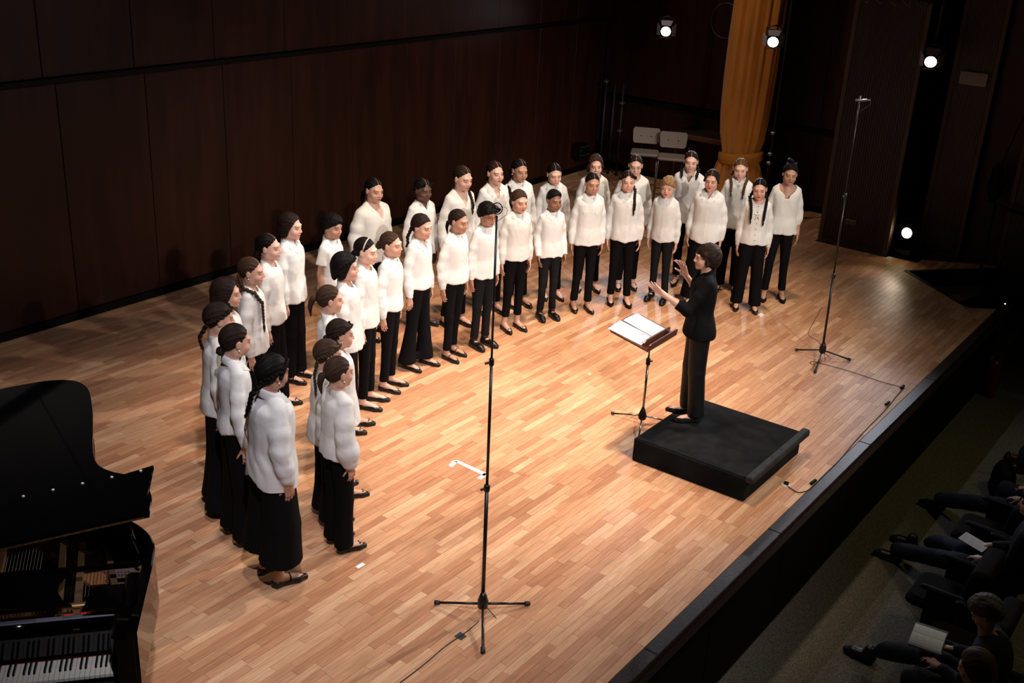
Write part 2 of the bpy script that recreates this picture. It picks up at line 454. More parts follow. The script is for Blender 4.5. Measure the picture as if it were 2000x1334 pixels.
def arms_sdf(g, J, curl=22, spread=3.0):
    for s in (-1, 1):
        g.chain([J['sh'][s], J['el'][s], J['wr'][s]], [.042, .034, .0225], .015)
        m = (J['el'][s] * .75 + J['wr'][s] * .25); g.seg(m, J['el'][s] * .5 + J['wr'][s] * .5, .036, .032, .012)
        cu = curl[s] if isinstance(curl, dict) else curl; sp = spread[s] if isinstance(spread, dict) else spread
        hand(g, J['wr'][s], J['hf'][s], J['hn'][s], s, cu, sp)

def body_template(J, opened):
    xs = axis((-.29, .012), (-.255, .0048), (-.175, .009), (-.105, .0045), (.105, .009), (.175, .0048), (.255, .012), .29)
    ys = axis((-.215, .009), (-.125, .0042), (-.055, .0075), .150)
    zs = axis((-.012, .009), (.11, .024), (.58, .0052), (.82, .018), (1.30, .009), (1.37, .0043), (1.49, .0055), 1.625)
    g = Grid(xs, ys, zs)
    torso_sdf(g); legs_sdf(g); arms_sdf(g, J); head_sdf(g, HC, None, opened)
    V, Q = g.mesh(); V = laplace(V, Q, 1, 0.25)
    return V, Q

JA = joints(); JB = joints(elbow=(.192, .050, 1.04), wrist=(.200, -.055, .825))
JC = joints(elbow=(.198, .030, 1.03), wrist=(.216, -.030, .805))
for s in (-1, 1): JC['hn'][s] = np.array((-.7 * s, .7, 0)); JB['hf'][s] = np.array((-.06 * s, -.35, -1.0))
POSES = {'A': JA, 'B': JB, 'C': JC}
TEMPL = {}
def templ(pose, opened):
    if (pose, opened) not in TEMPL: TEMPL[(pose, opened)] = body_template(POSES[pose], opened)
    return TEMPL[(pose, opened)]

def head_matrix(yaw, pitch, roll=0):
    return np.array(Matrix.Rotation(math.radians(yaw), 3, 'Z') @ Matrix.Rotation(math.radians(pitch), 3, 'X') @ Matrix.Rotation(math.radians(roll), 3, 'Y'))
PIV = np.array([0, .02, 1.375])
def warp(V, P, headw=None):
    """per-person warp of template-space points"""
    V = np.array(V, float)
    z = V[:, 2].copy()
    wgt = smooth01((z - 1.335) / .065) if headw is None else np.full(len(V), float(headw))
    hs = P.get('hs', 1.0)
    Hp = (V - PIV) @ P['HM'].T * hs + PIV
    V = V * (1 - wgt[:, None]) + Hp * wgt[:, None]
    # width / girth below the neck
    fat = P.get('fat', 1.0) * .87
    g = 1 + (fat - 1) * smooth01((1.37 - z) / .10) * smooth01((z + .02) / .35) * (1 - (wgt if headw is not None else 0))
    V[:, 0] *= g; V[:, 1] *= g
    # stance
    st = P.get('stance', (0, 0)); lw = smooth01((.86 - z) / .8)
    sg = np.sign(V[:, 0] + 1e-9)
    V[:, 0] += sg * st[0] * lw; V[:, 1] += sg * st[1] * lw
    # lean
    ln = P.get('lean', (0, 0)); V[:, 0] += ln[0] * (z / 1.6); V[:, 1] += ln[1] * (z / 1.6)
    return V

def waves(X, Y, Z, seed, n=7, kx=(14, 40), kz=(2, 12), sharp=True):
    r = np.random.RandomState(seed); out = 0
    wx = 0.02 * np.sin(Z * 19 + r.rand() * 6 + X * 9); wy = 0.02 * np.sin(Z * 15 + r.rand() * 6 + Y * 11)
    for i in range(n):
        a = r.rand() * 2 * PI; kk = r.uniform(*kx); kzz = r.uniform(*kz) * r.choice([-1, 1])
        ph = r.rand() * 2 * PI
        v = np.sin((X + wx) * math.cos(a) * kk + (Y + wy) * math.sin(a) * kk + Z * kzz + ph)
        out = out + (1 - 2 * np.abs(v) if sharp and i % 2 else v)
    return out / n

ZT = [.70, .80, .90, 1.0, 1.10, 1.2, 1.255, 1.29, 1.315, 1.335, 1.355]
WA = [.150, .148, .144, .130, .138, .148, .150, .128, .086, .064, .052]
WB = [.102, .104, .102, .092, .098, .102, .094, .078, .066, .060, .054]
def shirt(J, P, seed):
    st = P['top']; ease = st.get('ease', .018); fl = st.get('flare', .02); hem = st.get('hem', .80); tail = st.get('tail', 0.0)
    res = .0088
    g = Grid(axis((-.34, res), .34), axis((-.21, res), .21), axis((hem - .06, res), 1.375))
    X, Y, Z = g.all(); zz = g.zs
    def prof(c):
        return np.interp(zz, ZT, c)
    topf = np.clip((1.325 - zz) / .05, 0, 1)
    tt = np.clip((1.15 - zz) / (1.15 - hem + 1e-6), 0, 1.2)
    wl = st.get('waist', 0.0) * np.exp(-((zz - 1.02) / .09) ** 2)
    a = prof(WA) + topf * ease + fl * tt - wl; b = prof(WB) + topf * ease * .9 + fl * .8 * tt - wl * .7
    cyc = st.get('belly', 0.0)
    a = a[None, None, :]; b = b[None, None, :]
    p = 2.25
    D = (np.power(np.power(np.abs(X / a), p) + np.power(np.abs((Y - .006) / b), p), 1 / p) - 1) * np.minimum(a, b)
    # chest pushes out a little
    bust = st.get('bust', .006)
    D = D - bust * np.exp(-(((np.abs(X) - .07) / .06) ** 2 + ((Z - 1.15) / .07) ** 2)) * (Y < 0)
    g.F = np.maximum(D, Z - 1.36).astype(np.float32)
    for s in (-1, 1): g.seg((.020 * s, .020, 1.345), (.112 * s, .012, 1.284), .041 + ease * .25, .042 + ease * .4, .02)
    zh = hem + tail * (np.minimum(np.abs(X) / .17, 1.2) ** 2) + st.get('slant', 0) * X
    g.F = np.maximum(g.F, zh - Z + .004 * np.sin(X * 40 + seed) )
    sl = st.get('sleeve', 'long'); es = ease * .75 + st.get('puff', 0)
    for s in (-1, 1):
        S0, E0, W0 = J['sh'][s], J['el'][s], J['wr'][s]
        tmp = Grid.__new__(Grid); tmp.xs, tmp.ys, tmp.zs = g.xs, g.ys, g.zs; tmp.F = np.full(g.F.shape, .5, np.float32)
        S1 = S0 + np.array((-.008 * s, 0, -.004))
        if sl == 'long' or sl == 'three':
            end = W0 if sl == 'long' else E0 * .45 + W0 * .55
            d = (end - E0) / np.linalg.norm(end - E0)
            pf = st.get('puff', 0)
            mid = E0 * .5 + end * .5
            cr = st.get('cuff', .033)
            tmp.chain([S1, S0 * .45 + E0 * .55, E0, mid, end - d * .045], [.048 + es * .4, .041 + es, .038 + es, .034 + es + pf, .029 + es * .8 + pf * .6], .02)
            tmp.seg(end - d * .035, end + d * .02, cr, cr + .001, .008)
            if st.get('frill'): tmp.seg(end - d * .002, end + d * .03, cr, cr + .016, .004)
            tmp.F = np.maximum(tmp.F, (X - end[0]) * d[0] + (Y - end[1]) * d[1] + (Z - end[2]) * d[2] - .006)
        else:
            end = S0 * .38 + E0 * .62; d = (E0 - S0) / np.linalg.norm(E0 - S0)
            tmp.seg(S1, end + d * .05, .044 + es * .7, .050 + es, .02)
            tmp.F = np.maximum(tmp.F, (X - end[0]) * d[0] + (Y - end[1]) * d[1] + (Z - end[2]) * d[2])
        # creases across the sleeve
        tmp.F += (.0022 * waves(X * 1.0, Y * 1.0, Z, seed + 5 + s, 8, (30, 80), (50, 150))).astype(np.float32) * (np.abs(tmp.F) < .04)
        h = np.maximum(.012 - np.abs(g.F - tmp.F), 0) / .012
        g.F = np.minimum(g.F, tmp.F) - h * h * .012 * .25
    amp = st.get('fold', .0068)
    low = (.45 + .75 * np.clip((1.28 - Z) / .35, 0, 1)) * np.clip((1.335 - Z) / .06, 0, 1)
    g.F += (amp * low * waves(X, Y, Z, seed, 8, (16, 46), (2, 16))).astype(np.float32)
    # placket ridge
    if st.get('placket', True):
        g.F -= (.0026 * (np.abs(X) < .016) * (Y < 0)).astype(np.float32)
    # neckline
    nk = st.get('neck', 'collar')
    cx, cy, r, zc = 0, .012, .058, 1.33
    if nk == 'round': r, zc, cy = .066, 1.315, .0
    if nk == 'scoop': r, zc, cy = .098, 1.275, -.015
    tilt = .55 if nk in ('collar', 'band') else .75
    cyl = np.sqrt(X ** 2 + ((Y - cy) / .95) ** 2) - r
    cutz = (zc + tilt * (Y - .01)) - Z
    g.F = np.maximum(g.F, -np.maximum(cyl, cutz))
    v = st.get('v', 0)
    if v:
        vz = 1.325 - v
        wd = np.maximum(np.abs(X) - (Z - vz) * st.get('vw', .42), Y + .0)
        g.F = np.maximum(g.F, -wd)
    V, Q = g.mesh(); V = laplace(V, Q, 2, .45)
    return V, Q, g

def front_y(g, x, z):
    i = int(np.argmin(np.abs(g.xs - x))); k = int(np.argmin(np.abs(g.zs - z)))
    col = g.F[i, :, k]; j = np.nonzero(col < 0)[0]
    if len(j) == 0 or j[0] == 0: return None
    j = j[0]; t = col[j - 1] / (col[j - 1] - col[j]); return float(g.ys[j - 1] + t * (g.ys[j] - g.ys[j - 1]))

def push_out(g, V, d=.004):
    V = np.array(V, float); C0 = np.array([0, .012, 0])
    for _ in range(14):
        i = np.clip(np.searchsorted(g.xs, V[:, 0]), 1, len(g.xs) - 1); j = np.clip(np.searchsorted(g.ys, V[:, 1]), 1, len(g.ys) - 1); k = np.clip(np.searchsorted(g.zs, V[:, 2]), 1, len(g.zs) - 1)
        f_ = g.F[i, j, k]; bad = (f_ < d) & (V[:, 2] > g.zs[0])
        if not bad.any(): break
        r = V - C0; r[:, 2] = .03; r /= np.linalg.norm(r, axis=1)[:, None]
        V[bad] += r[bad] * .0035
    return V

def smooth_rows(V, k, it=3):
    W = V.reshape(-1, k, 3).copy()
    for _ in range(it): W[1:-1] = W[1:-1] * .4 + (W[2:] + W[:-2]) * .3
    return W.reshape(-1, 3)

def collar_mesh(open_=.02, wide=.042, r0=.060):
    """shirt collar: stand and fallen leaf, open in front"""
    V = []; F = []; n = 26
    prof = 5
    for i in range(n + 1):
        t = -1 + 2 * i / n; a = t * math.radians(168 if open_ < .03 else 158)
        ca, sa = math.sin(a), math.cos(a)        # a=0 at the back
        fr = abs(t) ** 3
        zb = 1.338 + .55 * (r0 * sa) * 0.9       # base follows the tilted neckline
        tip = .022 * abs(t) ** 6 + open_ * .5 * abs(t) ** 4
        ex = 1 + .10 * fr
        def pt(r, z, out=0): return ((r * ca) * ex + math.copysign(out, ca), r * sa * .97 + .012, zb + z)
        V += [pt(r0 - .002, -.006), pt(r0 - .003, .026 - .010 * fr), pt(r0 + .004, .029 - .010 * fr), pt(r0 + .014 + tip * .2, .010 - tip * .4, tip * .15),
              pt(r0 + .021 + tip * .3, -wide * .5 - tip * .9, tip * .3), pt(r0 + .019 + tip * .3, -wide * .5 - .004 - tip * .9, tip * .3)]
    k = 6
    for i in range(n):
        for j in range(k - 1): F.append((i * k + j, (i + 1) * k + j, (i + 1) * k + j + 1, i * k + j + 1))
    return np.array(V), F

TROU = {'slim': ([.094, .057, .044], .105, 0), 'straight': ([.099, .080, .074], .065, .004), 'wide': ([.104, .102, .118], .070, .012),
        'culotte': ([.106, .125, .150], .215, .020), 'flare': ([.096, .068, .098], .075, .004), 'crop': ([.095, .058, .046], .16, 0)}
def trousers(P, seed):
    st = P['bottom']; rs, hem, off = TROU[st]; res = .0115
    g = Grid(axis((-.30, res), .30), axis((-.20, res), .20), axis((hem - .03, .0125), 1.0))
    X, Y, Z = g.all()
    g.ell((0, .006, .90), (.150, .106, .125), .02)
    g.seg((0, .004, .90), (0, .004, 1.0), .115, .110, .02)
    for s in (-1, 1):
        g.chain([(.074 * s, .004, .85), ((.086 + off) * s, -.004, .47), ((.089 + off) * s, .016, hem - .05)], rs, .012)
    g.F = np.maximum(g.F, hem - Z); g.F = np.maximum(g.F, Z - .985)
    if st in ('slim', 'crop'):
        am = .0032 * (np.exp(-((Z - .47) / .10) ** 2) + np.exp(-((Z - hem) / .09) ** 2) + .35)
        g.F += (am * waves(X, Y, Z, seed, 6, (5, 20), (25, 60))).astype(np.float32)
    else:
        am = .007 * (1.05 - Z)
        g.F += (am * waves(X, Y, Z, seed, 6, (14, 34), (1, 5))).astype(np.float32)
    return g.mesh()

# shoes
def shoe_mesh(kind):
    g = Grid(axis((.03, .0046), .165), axis((-.20, .0046), .085), axis((-.006, .0042), .13))
    X, Y, Z = g.all()
    if kind == 'oxford':
        g.seg((.088, .036, .040), (.088, .030, .050), .040, .040, .01)
        g.seg((.088, .026, .040), (.099, -.110, .030), .039, .040, .02)
        g.seg((.099, -.110, .028), (.103, -.155, .022), .040, .032, .02)
        g.seg((.088, .022, .08), (.089, .018, .105), .038, .040, .02)
        g.F = np.maximum(g.F, Z - .100)
    else:
        g.seg((.088, .034, .034), (.088, .030, .042), .036, .036, .01)
        g.seg((.088, .026, .032), (.097, -.105, .026), .033, .036, .02)
        g.seg((.098, -.110, .024), (.102, -.158, .018), .035, .022, .02)
        op = np.sqrt(((X - .0925) / .0285) ** 2 + ((Y + .030) / .080) ** 2) - 1
        g.F = np.maximum(g.F, -np.maximum(op * .028, .016 - Z))
        g.F = np.maximum(g.F, Z - (.052 - .10 * np.clip(-Y - .03, 0, .2) + .0))
    g.F = np.maximum(g.F, -Z + .0)
    if kind == 'mary':
        for q in range(9):
            a0 = -PI * .5 + PI * q / 9; a1 = a0 + PI / 9
            A_ = (.0925 + .037 * math.sin(a0), -.052, .026 + .046 * math.cos(a0)); B_ = (.0925 + .037 * math.sin(a1), -.052, .026 + .046 * math.cos(a1))
            g.seg(A_, B_, .0055, .0055, .002)
    if kind == 'bow':
        for s in (-1, 1): g.seg((.097, -.118, .052), (.097 + s * .016, -.120, .056), .004, .007, .002)
    V, Q = g.mesh(); return V, Q
SHOES = {}
def shoe(kind):
    if kind not in SHOES: SHOES[kind] = shoe_mesh(kind)
    return SHOES[kind]

# ---------------------------------------------------------------- hair, in head-local coordinates
def hair_cap(style, seed=1, length=.0):
    lo = -.13 - length
    g = Grid(axis((-.135, .0052), .135), axis((-.150, .0052), .160), axis((lo, .0052), .145))
    X, Y, Z = g.all()
    o = {'tight': .0045, 'boy': .012, 'fade': .005, 'bob': .014, 'long': .012, 'curly': .017, 'fringe': .014, 'loose': .011, 'puff': .009, 'cbob': .012}[style]
    g.ell((0, .020, .014), (.073 + o, .092 + o, .093 + o), .0)
    plane = Z + 1.10 * Y + .004 - .006 * np.exp(-(X / .042) ** 2) * (Y < 0)
    if style == 'boy':
        g.ell((0, -.006, .062), (.070, .088, .056), .03); plane = Z + .80 * Y + .018
    if style == 'fringe':
        g.ell((.0, -.012, .058), (.076, .098, .060), .03)
        g.seg((-.052, -.066, .046), (.052, -.066, .052), .030, .030, .02); plane = Z + .62 * Y + .012
    if style == 'fade': g.ell((0, -.002, .064), (.066, .086, .050), .02)
    if style == 'curly': g.ell((0, .03, .05), (.082, .085, .075), .03)
    if style == 'cbob':
        g.ell((0, .050, -.012), (.092, .080, .102), .03)
        for s in (-1, 1): g.seg((s * .072, -.036, .03), (s * .086, -.010, -.06), .014, .013, .02)
        plane = Z + .62 * Y + .020
        plane = np.maximum(plane, np.minimum(Y + .018, Z + .112))
    k = .004
    keep = plane / 1.3
    g.F = np.maximum(g.F, -keep)
    if style in ('bob', 'long', 'curly'):
        dn = -.055 - length * .5
        for s in (-1, 1):
            g.ell((s * .074, .030, dn * .8), (.022, .046, .062 + length * .45), .02)
        g.ell((0, .088, dn), (.072, .032, .080 + length * .55), .03)
        if style != 'curly':
            for s in (-1, 1): g.seg((s * .062, -.035, .045), (s * .082, -.010, -.02), .016, .015, .015)
    if style in ('loose',):
        for s in (-1, 1): g.seg((s * .062, -.045, .045), (s * .081, -.004, -.02), .012, .012, .012)
    if style == 'fade': amp, kk = .0016, (120, 200)
    elif style == 'curly': amp, kk = .010, (60, 130)
    elif style == 'puff': amp, kk = .005, (70, 140)
    elif style in ('boy', 'fringe', 'cbob'): amp, kk = .0070, (50, 110)
    else: amp, kk = .0022, (60, 120)
    if style in ('tight', 'loose', 'bob', 'long'):
        ang = np.arctan2(X, Z + .05)       # combed back from the parting
        rid = np.abs(np.sin(ang * 14 + Y * 20 + seed)) + .5 * np.sin(ang * 31 + Y * 35)
        g.F += (amp * (rid - .6)).astype(np.float32)
        g.F += (.0035 * np.exp(-(X / .005) ** 2) * (Z > .03)).astype(np.float32)
    else:
        g.F += (amp * waves(X, Y, Z, seed, 7, kk, (30, 90))).astype(np.float32)
    V, Q = g.mesh()
    V = laplace(V, Q, 1, .4)
    return V, Q
CAPS = {}
def cap(style, length=0.0):
    k = (style, round(length, 3))
    if k not in CAPS: CAPS[k] = hair_cap(style, len(CAPS) + 3, length)
    return CAPS[k]
def strand_attr(V, mode='head'):
    if mode == 'head':
        ang = np.arctan2(V[:, 0], V[:, 2] + .05)
        return np.stack([ang * 22, V[:, 1] * 18, np.linalg.norm(V, axis=1) * 40], 1)
    return V * np.array([160, 160, 22])

def braid(pts, r0, r1, seed=0):
    """plaited rope: two rows of overlapping lobes along a path, tied, with a tuft"""
    pts = [np.asarray(p, float) for p in pts]
    L_ = [0]
    for i in range(1, len(pts)): L_.append(L_[-1] + np.linalg.norm(pts[i] - pts[i - 1]))
    tot = L_[-1]; m = MB(); d = 0; i = 0
    def at(s):
        p = np.array([np.interp(s, L_, [q[k] for q in pts]) for k in range(3)]); return p
    while d < tot * .86:
        t = d / tot; r = r0 + (r1 - r0) * t; p = at(d); q = at(min(d + .01, tot)); dr = q - p; dr /= np.linalg.norm(dr) + 1e-9
        side = np.cross(dr, (0, 1, 0)); side = side / (np.linalg.norm(side) + 1e-6)
        sg = 1 if i % 2 else -1
        R = Vector(dr + side * sg * -.55).to_track_quat('Z', 'Y').to_matrix()
        m.sphere(p + side * sg * r * .42, (r * .72, r * .80, r * 1.35), 7, 5, R)
        d += r * .95; i += 1
    e = at(tot * .86); f_ = at(tot)
    m.tube([e, e * .6 + f_ * .4, f_], [r1 * .45, r1 * .95, r1 * .25], 7)
    return np.array(m.V), m.F, e
def tail_mesh(pts, rs, n=14):
    m = MB(); m.tube(pts, rs, n); V = np.array(m.V); F = m.F
    c = V.reshape(len(pts), n, 3).mean(1, keepdims=True) if len(V) == len(pts) * n else None
    if c is not None:
        W = V.reshape(len(pts), n, 3); k = 1 + .16 * np.sin(np.arange(n) * 2 * PI * 5 / n)[None, :, None]
        V = (c + (W - c) * k).reshape(-1, 3)
    return V, F

SKINS = {'fair': ((.64, .38, .29), (.50, .17, .15)), 'light': ((.56, .31, .22), (.44, .14, .12)), 'tan': ((.42, .22, .14), (.32, .11, .09)),
         'brown': ((.24, .115, .065), (.17, .05, .045)), 'dark': ((.12, .055, .032), (.13, .04, .04))}
HAIRS = {'black': (.006, .0045, .0045), 'dark': (.016, .009, .0065), 'brown': (.036, .019, .012), 'mid': (.075, .038, .020), 'blond': (.26, .15, .07), 'grey': (.10, .085, .07)}
EYE = pmat('eye_white', (.62, .58, .55), .25); IRIS = pmat('eye_iris', (.02, .012, .008), .15)
WHITE_M = cloth_mat('white_cotton', (.68, .67, .645), .85, .22, 18, .15, .0)
WHITE2 = cloth_mat('white_blouse', (.66, .64, .605), .8, .20, 24, .15, .0)
WHITE3 = cloth_mat('cream_knit', (.65, .625, .575), .9, .15, 30, .1, .0)
BLACK_M = cloth_mat('black_trouser', (.0042, .0038, .0042), .85, .4, 14, .08)
DENIM = cloth_mat('washed_black_denim', (.009, .009, .010), .85, .5, 30, .1)
LEATH = pmat('black_leather', (.005, .005, .0055), .35, 0, .35, bump=.2, bscale=90)
SUEDE = pmat('black_suede', (.006, .006, .008), .8, 0, .1)
BUTTON = pmat('pearl_button', (.55, .54, .50), .3)
DARKBTN = pmat('dark_button', (.05, .05, .05), .3)
PEARL = pmat('pearl', (.8, .76, .7), .2)
TIE = pmat('hair_tie', (.015, .012, .012), .6)

def eye_mesh():
    V = []; F = []; mi = []
    n, m_ = 12, 8
    s = MB(); s.sphere((0, 0, 0), .0118, n, m_, Matrix.Rotation(PI / 2, 3, 'X').to_3x3())
    me = mesh_from('eye', s.V, s.F, EYE); me.materials.append(IRIS)
    for p in me.polygons:
        if p.center.y < -.0095: p.material_index = 1
    return me
EYEM = eye_mesh()

def warp_obj(name, V, F, P, root, mat, headw=None, attrs=None, smooth=True):
    W = warp(V, P, headw)
    me = mesh_from(name, W, F, mat, smooth, attrs)
    return obj(name, me, root)

def add_hair(P, root, Sd):
    hm = hair_mat('hair_' + P['hc'], HAIRS[P['hc']]); st = P['hair']; H = HC
    capst = st.get('cap', 'tight'); ln = st.get('len', 0.0)
    V, Q = cap(capst, ln)
    o = warp_obj('hair', V + H, Q, P, root, hm, 1.0, {'rest': V, 'strand': strand_attr(V)})
    o['parting'] = 1.0 if st.get('part') else 0.0
    Hh = lambda p: warp(np.array([np.asarray(p) + H]), P, 1.0)[0]
    for br in st.get('braids', []):
        # (start in head coords, [waypoints in body coords], r0, r1)
        pts = [Hh(br[0])] + [np.asarray(q, float) * np.array([P.get('fat', 1) * .89, P.get('fat', 1) * .92, 1]) for q in br[1]]
        tp = np.array(br[1], float)
        if 'g' in P: tp = push_out(P['g'], tp, br[2] * .95 + .004)
        pts = [pts[0]] + list(warp(tp, P, 0.0))
        V, F, e = braid(pts, br[2], br[3])
        me = mesh_from('braid', V, F, hm, True, {'strand': strand_attr(V, 'b'), 'rest': V * 0 - 1})
        b = obj('braid', me, root)
    if 'pony' in st:
        s0, way, r = st['pony']
        p0 = Hh(s0); pts = [p0] + [p0 + np.asarray(q, float) for q in way]
        nn = len(pts); rs = [r * .55] + [r * (1.0 - .18 * i) for i in range(1, nn - 1)] + [r * .15]
        # refine
        t = np.linspace(0, nn - 1, nn * 3); P3 = [[float(np.interp(q, range(nn), [p[k] for p in pts])) for k in range(3)] for q in t]
        R3 = [float(np.interp(q, range(nn), rs)) for q in t]
        V, F = tail_mesh(P3, R3)
        me = mesh_from('ponytail', V, F, hm, True, {'strand': strand_attr(V, 'b'), 'rest': V * 0 - 1}); b = obj('ponytail', me, root)
        m = MB(); d = Vector(pts[1] - pts[0]).normalized(); m.tube([Vector(pts[0]) + d * .004, Vector(pts[0]) + d * .016], r * .68, 10)
        me = mesh_from('hair_tie', m.V, m.F, TIE, True); obj('hair_tie', me, b)
    if 'bun' in st:
        c, r, amp = st['bun']
        g = Grid(axis((-r * 1.6, r / 8), r * 1.6), axis((-r * 1.6, r / 8), r * 1.6), axis((-r * 1.6, r / 8), r * 1.6))
        g.ell((0, 0, 0), (r * 1.05, r * .85, r), 0); X, Y, Z = g.all()
        a = np.arctan2(X, Z); g.F += (amp * (np.sin(a * 3 + np.sqrt(X * X + Z * Z) / r * 5) + waves(X, Y, Z, 5, 6, (90, 220), (90, 220)))).astype(np.float32)
        V, Q = g.mesh()
        warp_obj('bun', V + np.asarray(c) + H, Q, P, root, hm, 1.0, {'strand': V * 150, 'rest': V * 0 - 1})
    if st.get('crown'):   # plaited rows over the side of the head
        s = st['crown']
        for sd in (-1, 1):
            pts = [Hh((sd * .035, -.070, .068)), Hh((sd * .074, -.035, .050)), Hh((sd * .086, .010, .025)), Hh((sd * .072, .060, .0)), Hh((sd * .045, .098, -.03))]
            V, F, e = braid(pts, .014, .014); me = mesh_from('plait', V, F, hm, True, {'strand': strand_attr(V, 'b'), 'rest': V * 0 - 1}); obj('plait', me, root)
    if st.get('band'):
        m = MB(); pts = [Hh((.083 * math.sin(a) * 1.0, .002 - .012 * math.cos(a), .010 + .100 * math.cos(a))) for a in np.linspace(-1.5, 1.5, 15)]
        m.tube(pts, .006, 6); o = m.build('headband', pmat('headband', (.45, .38, .33), .4, noise=.5, nscale=(200, 200, 200)), root, True); tag(o, 'pale beaded headband')
    if st.get('clip'):
        m = MB(); pts = [Hh(p) for p in ((-.086, .02, .012), (-.090, .005, .010), (-.088, -.010, .012), (-.090, .005, .018), (-.086, .02, .012))]
        m.tube(pts, .0018, 5); o = m.build('hair_clip', pmat('silver', (.6, .6, .6), .25, 1.0), root, True)
    if P.get('earring', False):
        for sd in (-1, 1): MB().sphere(Hh((sd * .083, .004, -.046)), .006, 7, 5).build('earring', PEARL, root, True)

def glasses(P, root, kind):
    Hh = lambda p: warp(np.array([np.asarray(p) + HC]), P, 1.0)[0]
    m = MB()
    mat = pmat('red_frame', (.25, .02, .02), .3) if kind == 'red' else pmat('wire_frame', (.45, .30, .26), .3, .6)
    r = .0022 if kind == 'red' else .0012
    for s in (-1, 1):
        m.tube([Hh((s * .032 + .021 * math.cos(a), -.094 + .012 * (math.cos(a) * s > 0) * abs(math.cos(a)), -.007 + .0165 * math.sin(a))) for a in np.linspace(0, 2 * PI, 15)], r, 5, False)
        m.tube([Hh((s * .053, -.083, -.003)), Hh((s * .072, -.040, .0)), Hh((s * .080, .008, .004)), Hh((s * .080, .022, -.012))], r, 5)
    m.tube([Hh((-.011, -.094, -.003)), Hh((0, -.100, .0)), Hh((.011, -.094, -.003))], r, 5)
    m.build('glasses', mat, root, True)

def common_head(P, root):
    Hh = lambda p: warp(np.array([np.asarray(p) + HC]), P, 1.0)[0]
    for s in (-1, 1):
        e = obj('eye', EYEM, root); e.location = Hh((s * .031, -.0715, -.0078))
        e.rotation_euler = Matrix(P['HM'].tolist()).to_euler(); e.scale = (P.get('hs', 1),) * 3
    add_hair(P, root, None)
    if P.get('glasses'): glasses(P, root, P['glasses'])

